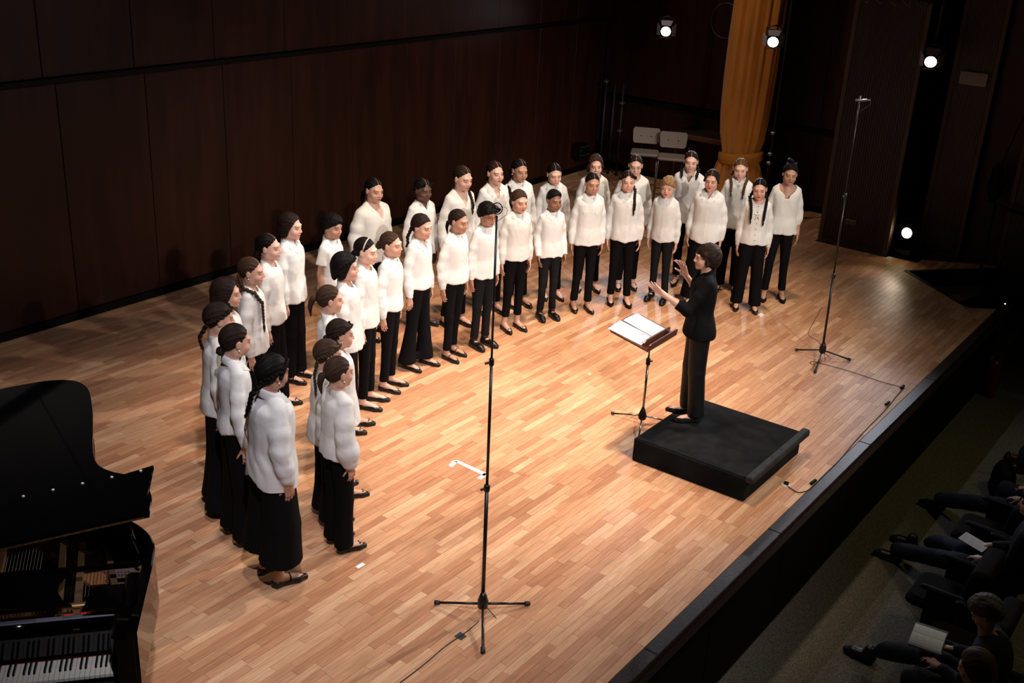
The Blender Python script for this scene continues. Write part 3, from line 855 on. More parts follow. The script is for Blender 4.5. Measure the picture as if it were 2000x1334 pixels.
def singer(P, idx):
    pose = P.get('pose', 'A'); opened = P.get('mouth', 1) > .5
    J = POSES[pose]
    P['HM'] = head_matrix(P.get('yaw', 0), P.get('pitch', 6), P.get('roll', 0))
    V, Q = templ(pose, opened)
    sk, lip = SKINS[P['skin']]
    smat = skin_mat('skin_%s_%s' % (P['skin'], P['hc']), sk, lip, HAIRS[P['hc']])
    me = mesh_from('person', warp(V, P), Q, smat, True, {'rest': V - HC})
    root = obj('person', me)
    root['mouth'] = float(P.get('mouth', 1)); tag(root, P['label'], 'person', 'choir singers in white tops and black trousers')
    sd = 100 + idx * 13
    V, Q, g = shirt(J, P, sd); P['g'] = g
    st = P['top']; tm = {'cotton': WHITE_M, 'blouse': WHITE2, 'knit': WHITE3}[st.get('mat', 'cotton')]
    sh = warp_obj(st.get('name', 'shirt'), V, Q, P, root, tm)
    if st.get('neck', 'collar') == 'collar':
        V, F = collar_mesh(.045 if st.get('v') else .018, .046); V = smooth_rows(push_out(g, V), 6)
        warp_obj('collar', V, F, P, sh, tm, 0.0, smooth=True)
    elif st.get('neck') == 'band':
        m = MB(); pts = []
        for a in np.linspace(math.radians(-172), math.radians(172), 25): pts.append((.061 * math.sin(a), .059 * math.cos(a) + .012, 1.338 + .5 * .058 * math.cos(a)))
        V_ = [];
        for p in pts: V_ += [(p[0], p[1], p[2] - .016), (p[0] * 1.02, p[1] * 1.02 - .0003, p[2] + .014), (p[0] * .93, p[1] * .93, p[2] + .014)]
        F_ = []
        for i in range(24):
            for j in range(2): F_.append((i * 3 + j, (i + 1) * 3 + j, (i + 1) * 3 + j + 1, i * 3 + j + 1))
        warp_obj('collar', push_out(g, V_, .002), F_, P, sh, tm, 0.0)
    nk = st.get('neck', 'collar')
    if nk in ('round', 'scoop', 'collar', 'band'):
        r_, zc_, cy_ = {'round': (.066, 1.315, 0), 'scoop': (.098, 1.275, -.015)}.get(nk, (.058, 1.33, .012)); tl = .55 if nk in ('collar', 'band') else .75
        m = MB(); m.tube([(r_ * math.sin(a), cy_ + .95 * r_ * math.cos(a), zc_ + tl * (cy_ + .95 * r_ * math.cos(a) - .01) + (.006 if st.get('v') else .002)) for a in (np.linspace(.0, 2 * PI, 33) if not st.get('v') else np.linspace(-2.75, 2.75, 29))], .0058, 6, False)
        warp_obj('neckband', m.V, m.F, P, sh, tm, 0.0)
    if st.get('placket', True) and st.get('buttons', True):
        hem = st.get('hem', .8); top = 1.30 - st.get('v', 0); m = MB(); nb = 7
        for i in range(nb):
            z = top - .01 - (top - hem - .07) * i / (nb - 1); y = front_y(g, 0, z)
            if y is not None: m.sphere((0, y - .0005, z), (.0062, .003, .0062), 7, 4)
        if m.V: tag(warp_obj('buttons', m.V, m.F, P, sh, DARKBTN if st.get('darkbtn') else BUTTON), kind='stuff')
    if st.get('pocket'):
        for s in (-1, 1):
            m = MB(); z1, z0 = 1.185, 1.155; V_ = []
            xs_ = np.linspace(.045, .115, 7)
            for x in xs_:
                for z in (z1, z0 - .010 * (1 - abs((x - .08) / .035))):
                    y = front_y(g, s * x, z) or -.1; V_ += [(s * x, y - .006, z)]
                    V_ += [(s * x, y + .002, z)]
            F_ = []
            for i in range(6):
                a = i * 4; b = a + 4
                F_ += [(a, b, b + 2, a + 2), (a, a + 1, b + 1, b), (a + 2, b + 2, b + 3, a + 3)]
            F_ += [(0, 2, 3, 1), (24, 25, 27, 26)]
            warp_obj('pocket_flap', V_, F_, P, sh, tm, smooth=False)
    if st.get('bow'):
        m = MB(); y = front_y(g, 0, 1.2) or -.1
        for s in (-1, 1):
            m.sphere((s * .020, y - .008, 1.205), (.020, .006, .012), 8, 5); m.tube([(0, y - .006, 1.20), (s * .018, y - .01, 1.165), (s * .024, y - .012, 1.14)], .004, 5)
        warp_obj('bow', m.V, m.F, P, sh, tm)
    bm_ = DENIM if P.get('denim') else BLACK_M
    V, Q = trousers(P, sd + 3); warp_obj('trousers', V, Q, P, root, bm_)
    V, Q = shoe(P.get('shoe', 'flat')); lm = SUEDE if P.get('suede') else LEATH
    mm = Q[:, ::-1].copy()
    warp_obj('shoe', V, Q, P, root, lm); warp_obj('shoe', V * np.array([-1, 1, 1]), mm, P, root, lm)
    common_head(P, root)
    # place
    s_ = P['h'] / 1.592; root.scale = (s_, s_, s_); root.location = (P['x'], P['y'], P.get('z', 0)); root.rotation_euler = (0, 0, P['rz'])
    return root

# ---------------------------------------------------------------- placing things on measured spots
def ray(px):
    v = Vector((px[0] - 1000, -(px[1] - 667), -FPX)); return (ROT @ v).normalized()
def on_z(px, z=0.0):
    d_ = ray(px); t = (z - CAMH) / d_.z; return Vector((d_.x * t, d_.y * t, z))
def to_px(p):
    c = ROT.transposed() @ (Vector(p) - Vector((0, 0, CAMH))); return (1000 + FPX * c.x / -c.z, 667 - FPX * c.y / -c.z)
COND = Vector((7.85, 3.75))

def place(P):
    if P.get('foot'):
        g = on_z(P['foot']); lo, hi = .8, 2.2
        for _ in range(40):
            m = (lo + hi) / 2
            if to_px((g.x, g.y, m))[1] > P['top'][1]: lo = m
            else: hi = m
        P['h'] = m * P.get('hk', 1.0)
        t = on_z(P['top'], m)
        dx = Vector((t.x - g.x, t.y - g.y)); 
        if dx.length > .12: dx = dx * (.12 / dx.length)
        # half of the offset by shifting, half by leaning
        g = Vector((g.x + dx.x * .3, g.y + dx.y * .3, 0)); dx = dx * .7
    else:
        g = on_z(P['top'], P['h']); dx = Vector((0, 0))
    P['x'], P['y'] = g.x, g.y
    aim = P.get('aim', COND); d_ = Vector((aim[0] - g.x, aim[1] - g.y))
    a = math.atan2(d_.y, d_.x) + PI / 2 + math.radians(P.get('turn', 0)); P['rz'] = a
    c, s = math.cos(-a), math.sin(-a)
    P['lean'] = ((dx.x * c - dx.y * s), (dx.x * s + dx.y * c))
    P.setdefault('hs', 1.0 + max(0, 1.62 - P['h']) * .45)
    return P

def T(**k): return k
SHIRT = T(neck='collar', ease=.020, hem=.79, tail=.02)
def D(base, **k): r = dict(base); r.update(k); return r
LOOSE = D(SHIRT, ease=.030, flare=.02, hem=.77)
BLOUSE = T(neck='round', ease=.026, flare=.03, hem=.80, placket=False, mat='blouse', name='blouse')
VTOP = T(neck='v', v=.13, vw=.40, ease=.028, flare=.02, hem=.80, placket=True, mat='knit', name='blouse')
def pony_low(r=.026): return ((0, .096, -.030), [(0, .022, -.02), (0, .040, -.075), (0, .030, -.15)], r)
def pony_high(r=.028): return ((0, .118, .02), [(0, .035, .005), (0, .058, -.06), (0, .045, -.15)], r)
def br_back(n=.2): return ((0, .105, -.05), [(.0, .125, 1.34), (0, .135, 1.25), (0, .140, 1.34 - n)], .019, .012)
def br_side(s, l=.20, x=.085): return ((s * .060, .060, -.055), [(s * .075, .015, 1.365), (s * (x + .008), -.075, 1.305), (s * x, -.118, 1.235), (s * (x - .005), -.128, 1.235 - l)], .0165, .011)

PEOPLE = [
 # ---- front row, from the camera end round to the far end
 T(foot=(664, 1068), top=(660, 700), skin='light', hc='brown', mouth=1, pitch=4, hair=T(cap='tight', pony=((0, .103, -.005), [(0, .028, -.012), (0, .045, -.07), (0, .035, -.15)], .032)), earring=True,
   top_=D(BLOUSE, puff=.022, frill=True, cuff=.030, hem=.83, mat='blouse'), bottom='straight', shoe='bow', turn=0,
   label='girl with a low ponytail and sheer puff-sleeved blouse, nearest of the front row'),
 T(foot=(647, 1012), top=(636, 667), skin='light', hc='brown', mouth=0, hair=T(cap='tight', part=1, clip=1, crown=1, braids=[((-.05, .09, -.05), [(-.05, .12, 1.34), (-.075, .12, 1.25), (-.08, .11, 1.17)], .017, .012)]),
   top_=D(BLOUSE, ease=.034, flare=.06, hem=.76), bottom='wide', shoe='flat',
   label='girl with plaits and a silver hair clip, in a long flared white blouse'),
 T(foot=(676, 962), top=(660, 628), skin='light', hc='dark', mouth=1, hair=T(cap='tight', crown=1, bun=((0, .108, -.05), .026, .0015)), earring=True,
   top_=D(BLOUSE, ease=.034, flare=.06, hem=.72, sleeve='short'), bottom='slim', shoe='bow',
   label='girl with plaited dark hair in a very long flowing white top, bare forearm'),
 T(h=1.47, top=(643, 560), skin='light', hc='brown', mouth=1, pose='B', hair=T(cap='tight', pony=((0, .112, .0), [(0, .03, -.005), (0, .052, -.07), (0, .045, -.16)], .034)),
   top_=D(SHIRT, neck='band'), bottom='slim', shoe='flat',
   label='girl in profile with a thick brown ponytail, white stand-collar top'),
 T(foot=(690, 838), top=(673, 495), skin='light', hc='black', mouth=1, hair=T(cap='bob', crown=1, len=-.01),
   top_=D(BLOUSE, ease=.032, flare=.04, hem=.79), bottom='slim', shoe='bow',
   label='girl with dark wavy hair pinned in plaits above the ears and a long loose blouse'),
 T(foot=(721, 790), top=(712, 465), skin='fair', hc='black', mouth=1, hair=T(cap='tight', band=1, bun=((0, .105, -.055), .03, .002)),
   top_=D(BLOUSE, ease=.022, flare=.02, hem=.80), bottom='slim', shoe='flat',
   label='girl wearing a pale beaded headband, white round-necked blouse'),
 T(foot=(757, 757), top=(765, 455), skin='light', hc='brown', mouth=1, hair=T(cap='tight', bun=((0, .118, -.035), .038, .003)),
   top_=D(SHIRT, ease=.026, hem=.84), bottom='slim', shoe='flat',
   label='girl with brown hair in a low bun, cropped white shirt and slim trousers'),
 T(foot=(812, 715), top=(822, 420), skin='light', hc='dark', mouth=1, pose='C', hair=T(cap='puff', braids=[((-.045, .085, -.045), [(-.05, .115, 1.36), (-.07, .11, 1.30), (-.075, .10, 1.255)], .02, .015)]),
   top_=D(SHIRT, v=.08, vw=.35, ease=.024, hem=.86, placket=False), bottom='flare', shoe='flat',
   label='girl with curly dark hair, open-necked white top and flared trousers'),
 T(foot=(877, 696), top=(894, 411), skin='tan', hc='dark', mouth=1, yaw=8, hair=T(cap='tight', pony=pony_low(.024)),
   top_=D(SHIRT, ease=.024, hem=.84), bottom='slim', shoe='mary',
   label='girl with pulled-back dark hair, white shirt and strapped black shoes'),
 T(foot=(936, 675), top=(952, 398), skin='tan', hc='black', mouth=1, glasses='red', hair=T(cap='fringe'), pitch=8,
   top_=D(SHIRT, ease=.020, neck='band', hem=.80, tail=.015), bottom='slim', denim=True, shoe='oxford',
   label='boy with red-framed glasses and thick black fringe, behind the tall microphone stand'),
 T(foot=(997, 642), top=(1015, 373), skin='light', hc='brown', mouth=1, hair=T(cap='puff', pony=((0, .112, -.02), [(0, .035, -.02), (0, .055, -.06), (0, .040, -.12)], .038)),
   top_=D(SHIRT, ease=.028, hem=.83, mat='blouse'), bottom='crop', shoe='bow',
   label='girl with a bunched curly brown ponytail and cropped black trousers'),
 T(foot=(1066, 620), top=(1082, 374), skin='brown', hc='black', mouth=0, pose='B', hair=T(cap='fade'),
   top_=D(SHIRT, ease=.016, hem=.81, tail=-.02), bottom='slim', denim=True, shoe='oxford',
   label='dark-haired boy with short cropped hair, white shirt and lace-up shoes'),
 T(foot=(1131, 604), top=(1158, 339), skin='tan', hc='black', mouth=0, hair=T(cap='tight', part=1, pony=pony_low(.020)),
   top_=D(SHIRT, ease=.022, hem=.79, pocket=1, tail=.01), bottom='slim', shoe='flat',
   label='girl with smooth black hair, white shirt with two flapped breast pockets'),
 T(foot=(1208, 592), top=(1228, 335), skin='fair', hc='dark', mouth=0, hair=T(cap='tight', part=1, crown=1, braids=[br_side(1, .13, .075)]), fat=1.06,
   top_=D(SHIRT, ease=.026, hem=.79), bottom='slim', shoe='flat', suede=True,
   label='girl with one dark plait falling over her shoulder, leggings and suede flats'),
 T(foot=(1285, 586), top=(1305, 348), skin='fair', hc='blond', mouth=1, turn=-20, hair=T(cap='boy'),
   top_=D(SHIRT, ease=.018, hem=.80, tail=.02), bottom='slim', denim=True, shoe='oxford',
   label='fair-haired boy in a white shirt, black jeans and polished black shoes'),
 T(h=1.56, top=(1392, 333), skin='light', hc='dark', mouth=1, hair=T(cap='loose', part=1, len=.03), turn=-8,
   top_=D(LOOSE, v=.05, ease=.032, hem=.76), bottom='wide', shoe='flat', loose=True, fat=1.05,
   label='girl with loosely tied wavy dark hair, behind the conductor'),
 T(foot=(1455, 603), top=(1487, 350), skin='light', hc='black', mouth=1, turn=12, hair=T(cap='tight', part=1, braids=[br_side(1, .17), br_side(-1, .16)]),
   top_=D(BLOUSE, placket=True, darkbtn=True, bow=1, ease=.016, hem=.83, frill=True, cuff=.028), bottom='straight', shoe='flat',
   label='girl with two long dark plaits and a white blouse with a bow and dark buttons'),
 # ---- back row, from the camera end round to the far end
 T(foot=(533, 1130), top=(529, 693), skin='tan', hc='black', mouth=0, fat=1.10, hair=T(cap='loose', crown=1, braids=[((-.02, .10, -.05), [(-.02, .14, 1.36), (.0, .155, 1.28), (.045, .165, 1.19)], .022, .012)]), earring=True,
   top_=D(SHIRT, ease=.036, flare=.02, hem=.80, tail=-.10, slant=.05, fold=.008), bottom='culotte', shoe='mary', turn=0,
   label='girl nearest the camera, big plait, crisp white shirt and wide calf-length trousers'),
 T(foot=(465, 1052), top=(455, 632), skin='light', hc='dark', mouth=0, hair=T(cap='tight', bun=((0, .095, -.075), .03, .002)), earring=True,
   top_=D(SHIRT, ease=.016, waist=.010, hem=.85, flare=.02, fold=.005), bottom='straight', shoe='flat',
   label='young woman with smooth dark hair and a fitted white shirt, beside the nearest girl'),
 T(foot=(426, 992), top=(425, 590), skin='light', hc='dark', mouth=0, hair=T(cap='tight', crown=1, braids=[((-.04, .095, -.05), [(-.04, .13, 1.36), (-.045, .13, 1.31), (-.045, .12, 1.27)], .02, .014)]),
   top_=D(BLOUSE, ease=.02, hem=.80, mat='knit'), bottom='wide', shoe='flat',
   label='girl with a dark plaited crown and bare nape, leftmost in the choir'),
 T(h=1.60, top=(440, 543), skin='light', hc='dark', mouth=0, hair=T(cap='long', len=.04), bottom='wide', shoe='flat',
   top_=D(BLOUSE, ease=.03, hem=.80), label='girl with long loose brown hair, half hidden behind the girl with the plaited crown'),
 T(h=1.56, top=(488, 503), skin='light', hc='brown', mouth=1, hair=T(cap='tight', part=1, braids=[((-.055, .085, -.05), [(-.085, .04, 1.36), (-.115, -.05, 1.325), (-.125, -.11, 1.24), (-.13, -.125, 1.13), (-.13, -.125, .99)], .021, .013)]), earring=True,
   top_=D(BLOUSE, ease=.028, flare=.035, hem=.80), bottom='straight', shoe='flat',
   label='girl with a very long brown plait hanging to the waist, leaning past her neighbour'),
 T(foot=(545, 797), top=(523, 455), skin='fair', hc='black', mouth=1, hair=T(cap='tight', part=1, braids=[((0, .105, -.03), [(-.02, .125, 1.36), (-.02, .13, 1.30), (-.02, .135, 1.22)], .018, .013)]),
   top_=D(BLOUSE, ease=.022, flare=.02, hem=.83), bottom='straight', shoe='bow',
   label='girl with tightly combed black hair and loose white blouse, left of the bobbed girl'),
 T(foot=(577, 740), top=(565, 417), skin='fair', hc='dark', mouth=1, pose='C', hair=T(cap='bob', len=.0), turn=0,
   top_=D(LOOSE, v=.04, ease=.030, hem=.79, tail=.01), bottom='straight', shoe='mary',
   label='girl with a short brown bob tucked behind the ear, oversized white shirt and strapped shoes'),
 T(h=1.50, top=(646, 421), skin='tan', hc='black', mouth=0, hair=T(cap='boy'),
   top_=D(SHIRT, sleeve='short', ease=.024, hem=.80), bottom='slim', shoe='oxford',
   label='boy in a short-sleeved white shirt standing behind the front row'),
 T(h=1.66, top=(729, 347), skin='light', hc='black', mouth=1, fat=1.30, hair=T(cap='tight', part=1, pony=((0, .110, -.05), [(-.01, .03, -.02), (-.02, .04, -.09), (-.03, .03, -.17)], .026)),
   top_=D(VTOP, ease=.020, v=.13), bottom='straight', shoe='flat', yaw=-10,
   label='broad-built girl in a deep V-necked cream top, rearmost on the left side'),
 T(h=1.60, top=(826, 348), skin='dark', hc='black', mouth=1, hair=T(cap='tight', part=1, bun=((0, .105, -.03), .025, .002), crown=1),
   top_=D(VTOP, v=.06, ease=.022, mat='cotton', placket=False), bottom='slim', shoe='bow',
   label='dark-skinned girl with cornrows, notched-neck white blouse'),
 T(foot=(882, 634), top=(902, 323), skin='fair', hc='dark', mouth=1, pitch=10, hair=T(cap='tight', part=1, braids=[br_side(1, .10, .07)]),
   top_=D(VTOP, v=.13, ease=.024, placket=False, mat='blouse'), bottom='slim', shoe='flat',
   label='girl with a plait over her left shoulder and a wide V-necked white top'),
 T(h=1.69, top=(968, 315), skin='fair', hc='dark', mouth=1, hair=T(cap='tight', part=1, pony=pony_low(.02)),
   top_=D(LOOSE, v=.11, ease=.022), bottom='slim', shoe='flat',
   label='girl with pulled-back dark hair, open-collared white shirt, behind the boy with red glasses'),
 T(foot=(1013, 594), top=(1014, 310), skin='tan', hc='black', mouth=1, hair=T(cap='tight', part=1, braids=[((-.06, .07, -.05), [(-.085, .06, 1.35), (-.10, -.04, 1.28), (-.10, -.085, 1.18), (-.10, -.09, 1.08)], .018, .014)]), earring=True,
   top_=D(SHIRT, ease=.022), bottom='slim', shoe='flat',
   label='girl with a glossy black plait and pearl earring in the back row'),
 T(foot=(1078, 580), top=(1083, 318), skin='fair', hc='black', mouth=0, pitch=14, hair=T(cap='tight', part=1, bun=((0, .10, -.05), .03, .002)),
   top_=D(LOOSE, ease=.024, v=.02), bottom='slim', shoe='flat',
   label='pale girl looking down with lowered eyes, black hair, white collared shirt'),
 T(foot=(1144, 564), top=(1165, 303), skin='fair', hc='brown', mouth=0, hair=T(cap='bob', len=-.01),
   top_=D(BLOUSE, neck='round', ease=.022, placket=True), bottom='slim', shoe='flat',
   label='girl with short curled-out brown hair, directly behind the girl with breast pockets'),
 T(foot=(1221, 561), top=(1243, 303), skin='fair', hc='dark', mouth=0, glasses='wire', hair=T(cap='tight', part=1, bun=((0, .10, -.04), .024, .002)), fat=1.08,
   top_=D(BLOUSE, ease=.022, hem=.77), bottom='slim', shoe='mary',
   label='girl with thin wire glasses in the back row, in front of the bar stools'),
 T(foot=(1339, 553), top=(1342, 295), skin='fair', hc='dark', mouth=0, fat=1.08, turn=-6, hair=T(cap='tight', part=1, braids=[((.060, .060, -.055), [(.078, .03, 1.37), (.082, -.05, 1.325), (.080, -.085, 1.285)], .016, .014), ((-.060, .060, -.055), [(-.078, .03, 1.37), (-.082, -.05, 1.325), (-.080, -.085, 1.285)], .016, .014)]),
   top_=D(LOOSE, v=.09, ease=.024, hem=.77), bottom='slim', shoe='mary',
   label='tall girl with two short plaits tucked inside an open white collar'),
 T(foot=(1418, 566), top=(1449, 309), skin='fair', hc='mid', mouth=0, pitch=10, hair=T(cap='tight', part=1, braids=[br_side(1, .10, .075), br_side(-1, .08, .075)]),
   top_=D(LOOSE, ease=.022, hem=.78, v=.02), bottom='straight', shoe='flat',
   label='girl with light brown plaits and closed eyes in front of the ochre curtain'),
 T(foot=(1508, 583), top=(1545, 319), skin='tan', hc='black', mouth=1, turn=15, hair=T(cap='puff', bun=((0, .07, .085), .052, .016)),
   top_=D(BLOUSE, neck='scoop', ease=.022, sleeve='three', hem=.80, mat='knit'), bottom='slim', shoe='flat', suede=True,
   label='girl with an untidy top knot and scoop-necked white top, farthest right'),
]
ONLY = None
for i, P in enumerate(PEOPLE):
    P['top_px'] = P['top']
    place(P)
    P['top'] = P.pop('top_')
    r_ = random.Random(i * 7 + 3)
    P.setdefault('stance', (r_.uniform(-.012, .02), r_.uniform(-.035, .035)))
    P.setdefault('roll', r_.uniform(-3, 3)); P.setdefault('yaw', r_.uniform(-7, 7)); P.setdefault('pitch', r_.uniform(2, 9))
    if ONLY is None or i in ONLY: singer(P, i)


# ================================================================ THE SETTING
def wood_floor_mat():
    m = bpy.data.materials.new('parquet'); m.use_nodes = True; N, L = nodes(m); b = N['Principled BSDF']
    at = N.new('ShaderNodeAttribute'); at.attribute_name = 'tone'
    sp = N.new('ShaderNodeSeparateXYZ'); L.new(at.outputs['Vector'], sp.inputs[0])
    cr = N.new('ShaderNodeValToRGB'); e = cr.color_ramp.elements
    e[0].position = 0.0; e[0].color = (.37, .165, .082, 1); e[1].position = 1.0; e[1].color = (.68, .42, .25, 1)
    for p_, c in ((.25, (.45, .215, .112, 1)), (.5, (.51, .265, .140, 1)), (.8, (.58, .33, .185, 1))):
        q = e.new(p_); q.color = c
    L.new(sp.outputs[0], cr.inputs[0])
    tc = N.new('ShaderNodeTexCoord'); ofs = N.new('ShaderNodeVectorMath'); ofs.operation = 'SCALE'; ofs.inputs['Scale'].default_value = 37.0
    L.new(at.outputs['Vector'], ofs.inputs[0])
    add = N.new('ShaderNodeVectorMath'); L.new(tc.outputs['Object'], add.inputs[0]); L.new(ofs.outputs[0], add.inputs[1])
    mp = N.new('ShaderNodeMapping'); mp.inputs['Scale'].default_value = (5, 60, 60); L.new(add.outputs[0], mp.inputs['Vector'])
    n = N.new('ShaderNodeTexNoise'); n.inputs['Scale'].default_value = 1; n.inputs['Detail'].default_value = 5; n.inputs['Distortion'].default_value = .6
    L.new(mp.outputs[0], n.inputs['Vector'])
    r = N.new('ShaderNodeMapRange'); r.inputs[1].default_value = .3; r.inputs[2].default_value = .7; r.inputs[3].default_value = .80; r.inputs[4].default_value = 1.16
    L.new(n.outputs['Fac'], r.inputs[0])
    mx = N.new('ShaderNodeVectorMath'); mx.operation = 'SCALE'; L.new(cr.outputs[0], mx.inputs[0]); L.new(r.outputs[0], mx.inputs['Scale'])
    L.new(mx.outputs[0], b.inputs['Base Color']); b.inputs['Specular IOR Level'].default_value = .22
    rr = N.new('ShaderNodeMapRange'); rr.inputs[3].default_value = .42; rr.inputs[4].default_value = .58
    n3 = N.new('ShaderNodeTexNoise'); n3.inputs['Scale'].default_value = 2.2; n3.inputs['Detail'].default_value = 4; L.new(tc.outputs['Object'], n3.inputs['Vector'])
    L.new(n3.outputs['Fac'], rr.inputs[0]); L.new(rr.outputs[0], b.inputs['Roughness'])
    return m
PARQ = wood_floor_mat()
DARKWOOD = pmat('dark_mahogany', (.022, .0056, .0031), .38, noise=.35, nscale=(9, 9, .9), spec=.3)
DARKWOOD2 = pmat('dark_mahogany_ribbed', (.030, .0105, .0070), .5, noise=.3, nscale=(8, 8, 1.0))
BLACKPAINT = pmat('black_paint', (.0022, .0021, .0022), .6, 0, .12)
MATTBLACK = pmat('matt_black', (.010, .010, .010), .85, bump=.3, bscale=40)

def seam(y):  # where the boards stop on the right: stair notch
    if y < 2.62: return 13.50
    if y < 2.86: return 13.50 - (y - 2.62) * .8
    if y < 3.86: return 13.31 + (y - 2.86) * .83
    return 16.0
floor = MB().prism([(1.2, 2.46), (13.52, 2.46), (13.30, 2.86), (14.15, 3.87), (15.45, 2.70), (16.0, 2.7), (16.0, 9.85), (1.2, 9.85)], -.14, -.010).build('floor', pmat('subfloor', (.03, .015, .008), .8))
tag(floor, kind='structure')
planks = []
y = 2.565; ri = 0
while y < 9.79:
    x = 1.3 - random.random() * .5; xe = seam(y + .03) if y < 3.86 else (14.55 if 4.2 < y < 5.25 else 16.0)
    while x < xe:
        L_ = random.choice((.30, .40, .46, .55, .62, .72)) * random.uniform(.9, 1.1)
        x1 = min(x + L_, xe)
        if x1 > 1.25: planks.append((max(x, 1.25), x1, y, random.random()))
        x = x + L_
        if x1 >= xe: break
    if y < 3.86:   # the tongue of floor beyond the stairs
        x = 14.15 + (3.86 - y) * 1.11
        while x < 16.0 and y > 2.70:
            x1 = min(x + random.uniform(.3, .6), 16.0); planks.append((x, x1, y, random.random())); x = x1
    y += .0605; ri += 1
def pxsize(p):
    c = ((p[0] + p[1]) / 2, p[2] + .03, 0); q = to_px(c)
    a = to_px((p[0], p[2], 0)); b_ = to_px((p[1], p[2] + .06, 0)); c_ = to_px((p[0], p[2] + .06, 0)); d_ = to_px((p[1], p[2], 0))
    if not (0 < q[0] < 2000 and 0 < q[1] < 1334): return 0
    return abs((b_[0] - a[0]) * (c_[1] - d_[1]) - (b_[1] - a[1]) * (c_[0] - d_[0]))
planks.sort(key=pxsize, reverse=True)
def plank_geo(m, p, tones):
    x0, x1, y, t = p; g = .0003; dz = random.uniform(-.0004, .0004); n0 = len(m.V)
    b_ = .0007; y0, y1 = y + g, y + .0605 - g; x0 += g; x1 -= g
    V = [(x0, y0, -.010), (x1, y0, -.010), (x1, y1, -.010), (x0, y1, -.010),
         (x0 + b_, y0 + b_, dz), (x1 - b_, y0 + b_, dz), (x1 - b_, y1 - b_, dz), (x0 + b_, y1 - b_, dz)]
    m.add(V, [(4, 5, 6, 7), (0, 1, 5, 4), (1, 2, 6, 5), (2, 3, 7, 6), (3, 0, 4, 7)])
    tt = .5 + .42 * (2 * t - 1) * abs(2 * t - 1) ** .35; tones += [(tt, random.random() if False else (t * 13.7) % 1, (t * 7.3) % 1)] * 8
for p in planks[:300]:
    m = MB(); tn = []; plank_geo(m, p, tn); m.build('plank', PARQ, floor, attrs={'tone': tn})
m = MB(); tn = []
for p in planks[300:]: plank_geo(m, p, tn)
tag(m.build('planks', PARQ, floor, attrs={'tone': tn}), kind='stuff')

# stage edge: metal nosing and black front
nos = MB()
xx = 1.2
for x1 in (3.4, 5.2, 7.05, 8.95, 10.8, 12.3, 13.5):
    nos = MB(); nos.box((xx + .002, 2.455, -.045), (x1 - .002, 2.563, .004), bev=.006)
    o = nos.build('trim_1' if xx < 1.3 else 'trim_1', pmat('worn_nosing', (.020, .012, .009), .42, 0, .3, noise=.7, nscale=(30, 60, 30), bump=.3, bscale=50)); tag(o, kind='structure')
    xx = x1
front = MB().box((1.2, 2.500, -.95), (13.45, 2.58, -.046)).build('wall_stage_front', BLACKPAINT); tag(front, kind='structure')
xx = 1.25
while xx < 13.3:
    MB().box((xx, 2.488, -.93), (min(xx + 1.18, 13.4), 2.4995, -.16), bev=.004).build('panel', pmat('black_panel', (.0026, .0022, .002), .6, 0, .12), front); xx += 1.2
# back wall: panelled mahogany
wb = MB().box((1.0, 9.86, -.1), (16.3, 10.0, 8.5)).build('wall_back', BLACKPAINT); tag(wb, kind='structure')
xs_ = [1.03 + i * 1.005 for i in range(16)]
for i in range(15):
    MB().box((xs_[i] + .004, 9.825, .085), (min(xs_[i + 1], 16.0) - .004, 9.859, 2.44), bev=.003).build('panel', DARKWOOD, wb)
for i in range(15):
    MB().box((xs_[i] - .2 + .004, 9.70, 2.50), (xs_[i + 1] - .2 - .004, 9.855, 6.5), bev=.003).build('upper_panel', DARKWOOD, wb)
tag(MB().box((1.0, 9.80, 0), (16.0, 9.835, .08)).build('baseboard_back', BLACKPAINT), kind='structure')
tag(MB().box((1.0, 9.66, 2.455), (16.0, 9.86, 2.49)).build('trim_2', BLACKPAINT), kind='structure')
# end wall behind the curtain
wr = MB().box((16.06, 1.5, -.95), (16.2, 10.0, 8.5)).build('wall_right', BLACKPAINT); tag(wr, kind='structure')
yy = 9.83
while yy > 5.3:
    y0 = max(yy - .95, 5.25)
    MB().box((16.02, y0 + .004, .085), (16.055, yy - .004, 1.18), bev=.003).build('panel', DARKWOOD, wr)
    MB().box((16.02, y0 + .004, 1.26), (16.055, yy - .004, 6.5), bev=.003).build('upper_panel', DARKWOOD, wr); yy = y0
tag(MB().box((15.98, 5.25, 1.17), (16.06, 9.83, 1.24)).build('trim_3', BLACKPAINT), kind='structure')
tag(MB().box((16.0, 5.25, 0), (16.06, 9.83, .08)).build('baseboard_right', BLACKPAINT), kind='structure')
# ribbed piers
def pier(name, x, y0, y1, depth, z0=0.0, light=True):
    o = MB().box((x + .012, y0, z0), (x + depth, y1, 8.0)).build(name, DARKWOOD2); tag(o, kind='structure')
    m = MB(); y = y0 + .07
    while y < y1 - .07:
        m.box((x, y, z0 + .09), (x + .0125, y + .018, 7.9)); y += .034
    tag(m.build('ribs', DARKWOOD2, o), kind='stuff')
    for a in (y0, y1 - .06): MB().box((x - .008, a, z0), (x + .013, a + .06, 7.98), bev=.003).build('edge_board', pmat('pier_edge', (.060, .030, .023), .55), o)
    MB().box((x - .006, y0 + .06, z0), (x + .012, y1 - .06, z0 + .085)).build('plinth', pmat('plinth', (.016, .008, .006), .6), o)
    return o
pier('wall_pier_near', 14.56, 4.28, 5.25, 1.5)
pier('wall_pier_middle', 15.16, 3.50, 4.06, .9)
w2 = MB().box((15.30, 3.02, -.3), (16.06, 3.50, 8.0)).build('wall_plain', pmat('plain_brown', (.040, .022, .019), .7)); tag(w2, kind='structure')
pier('wall_pier_far', 15.16, 1.6, 3.02, .9, -.3)
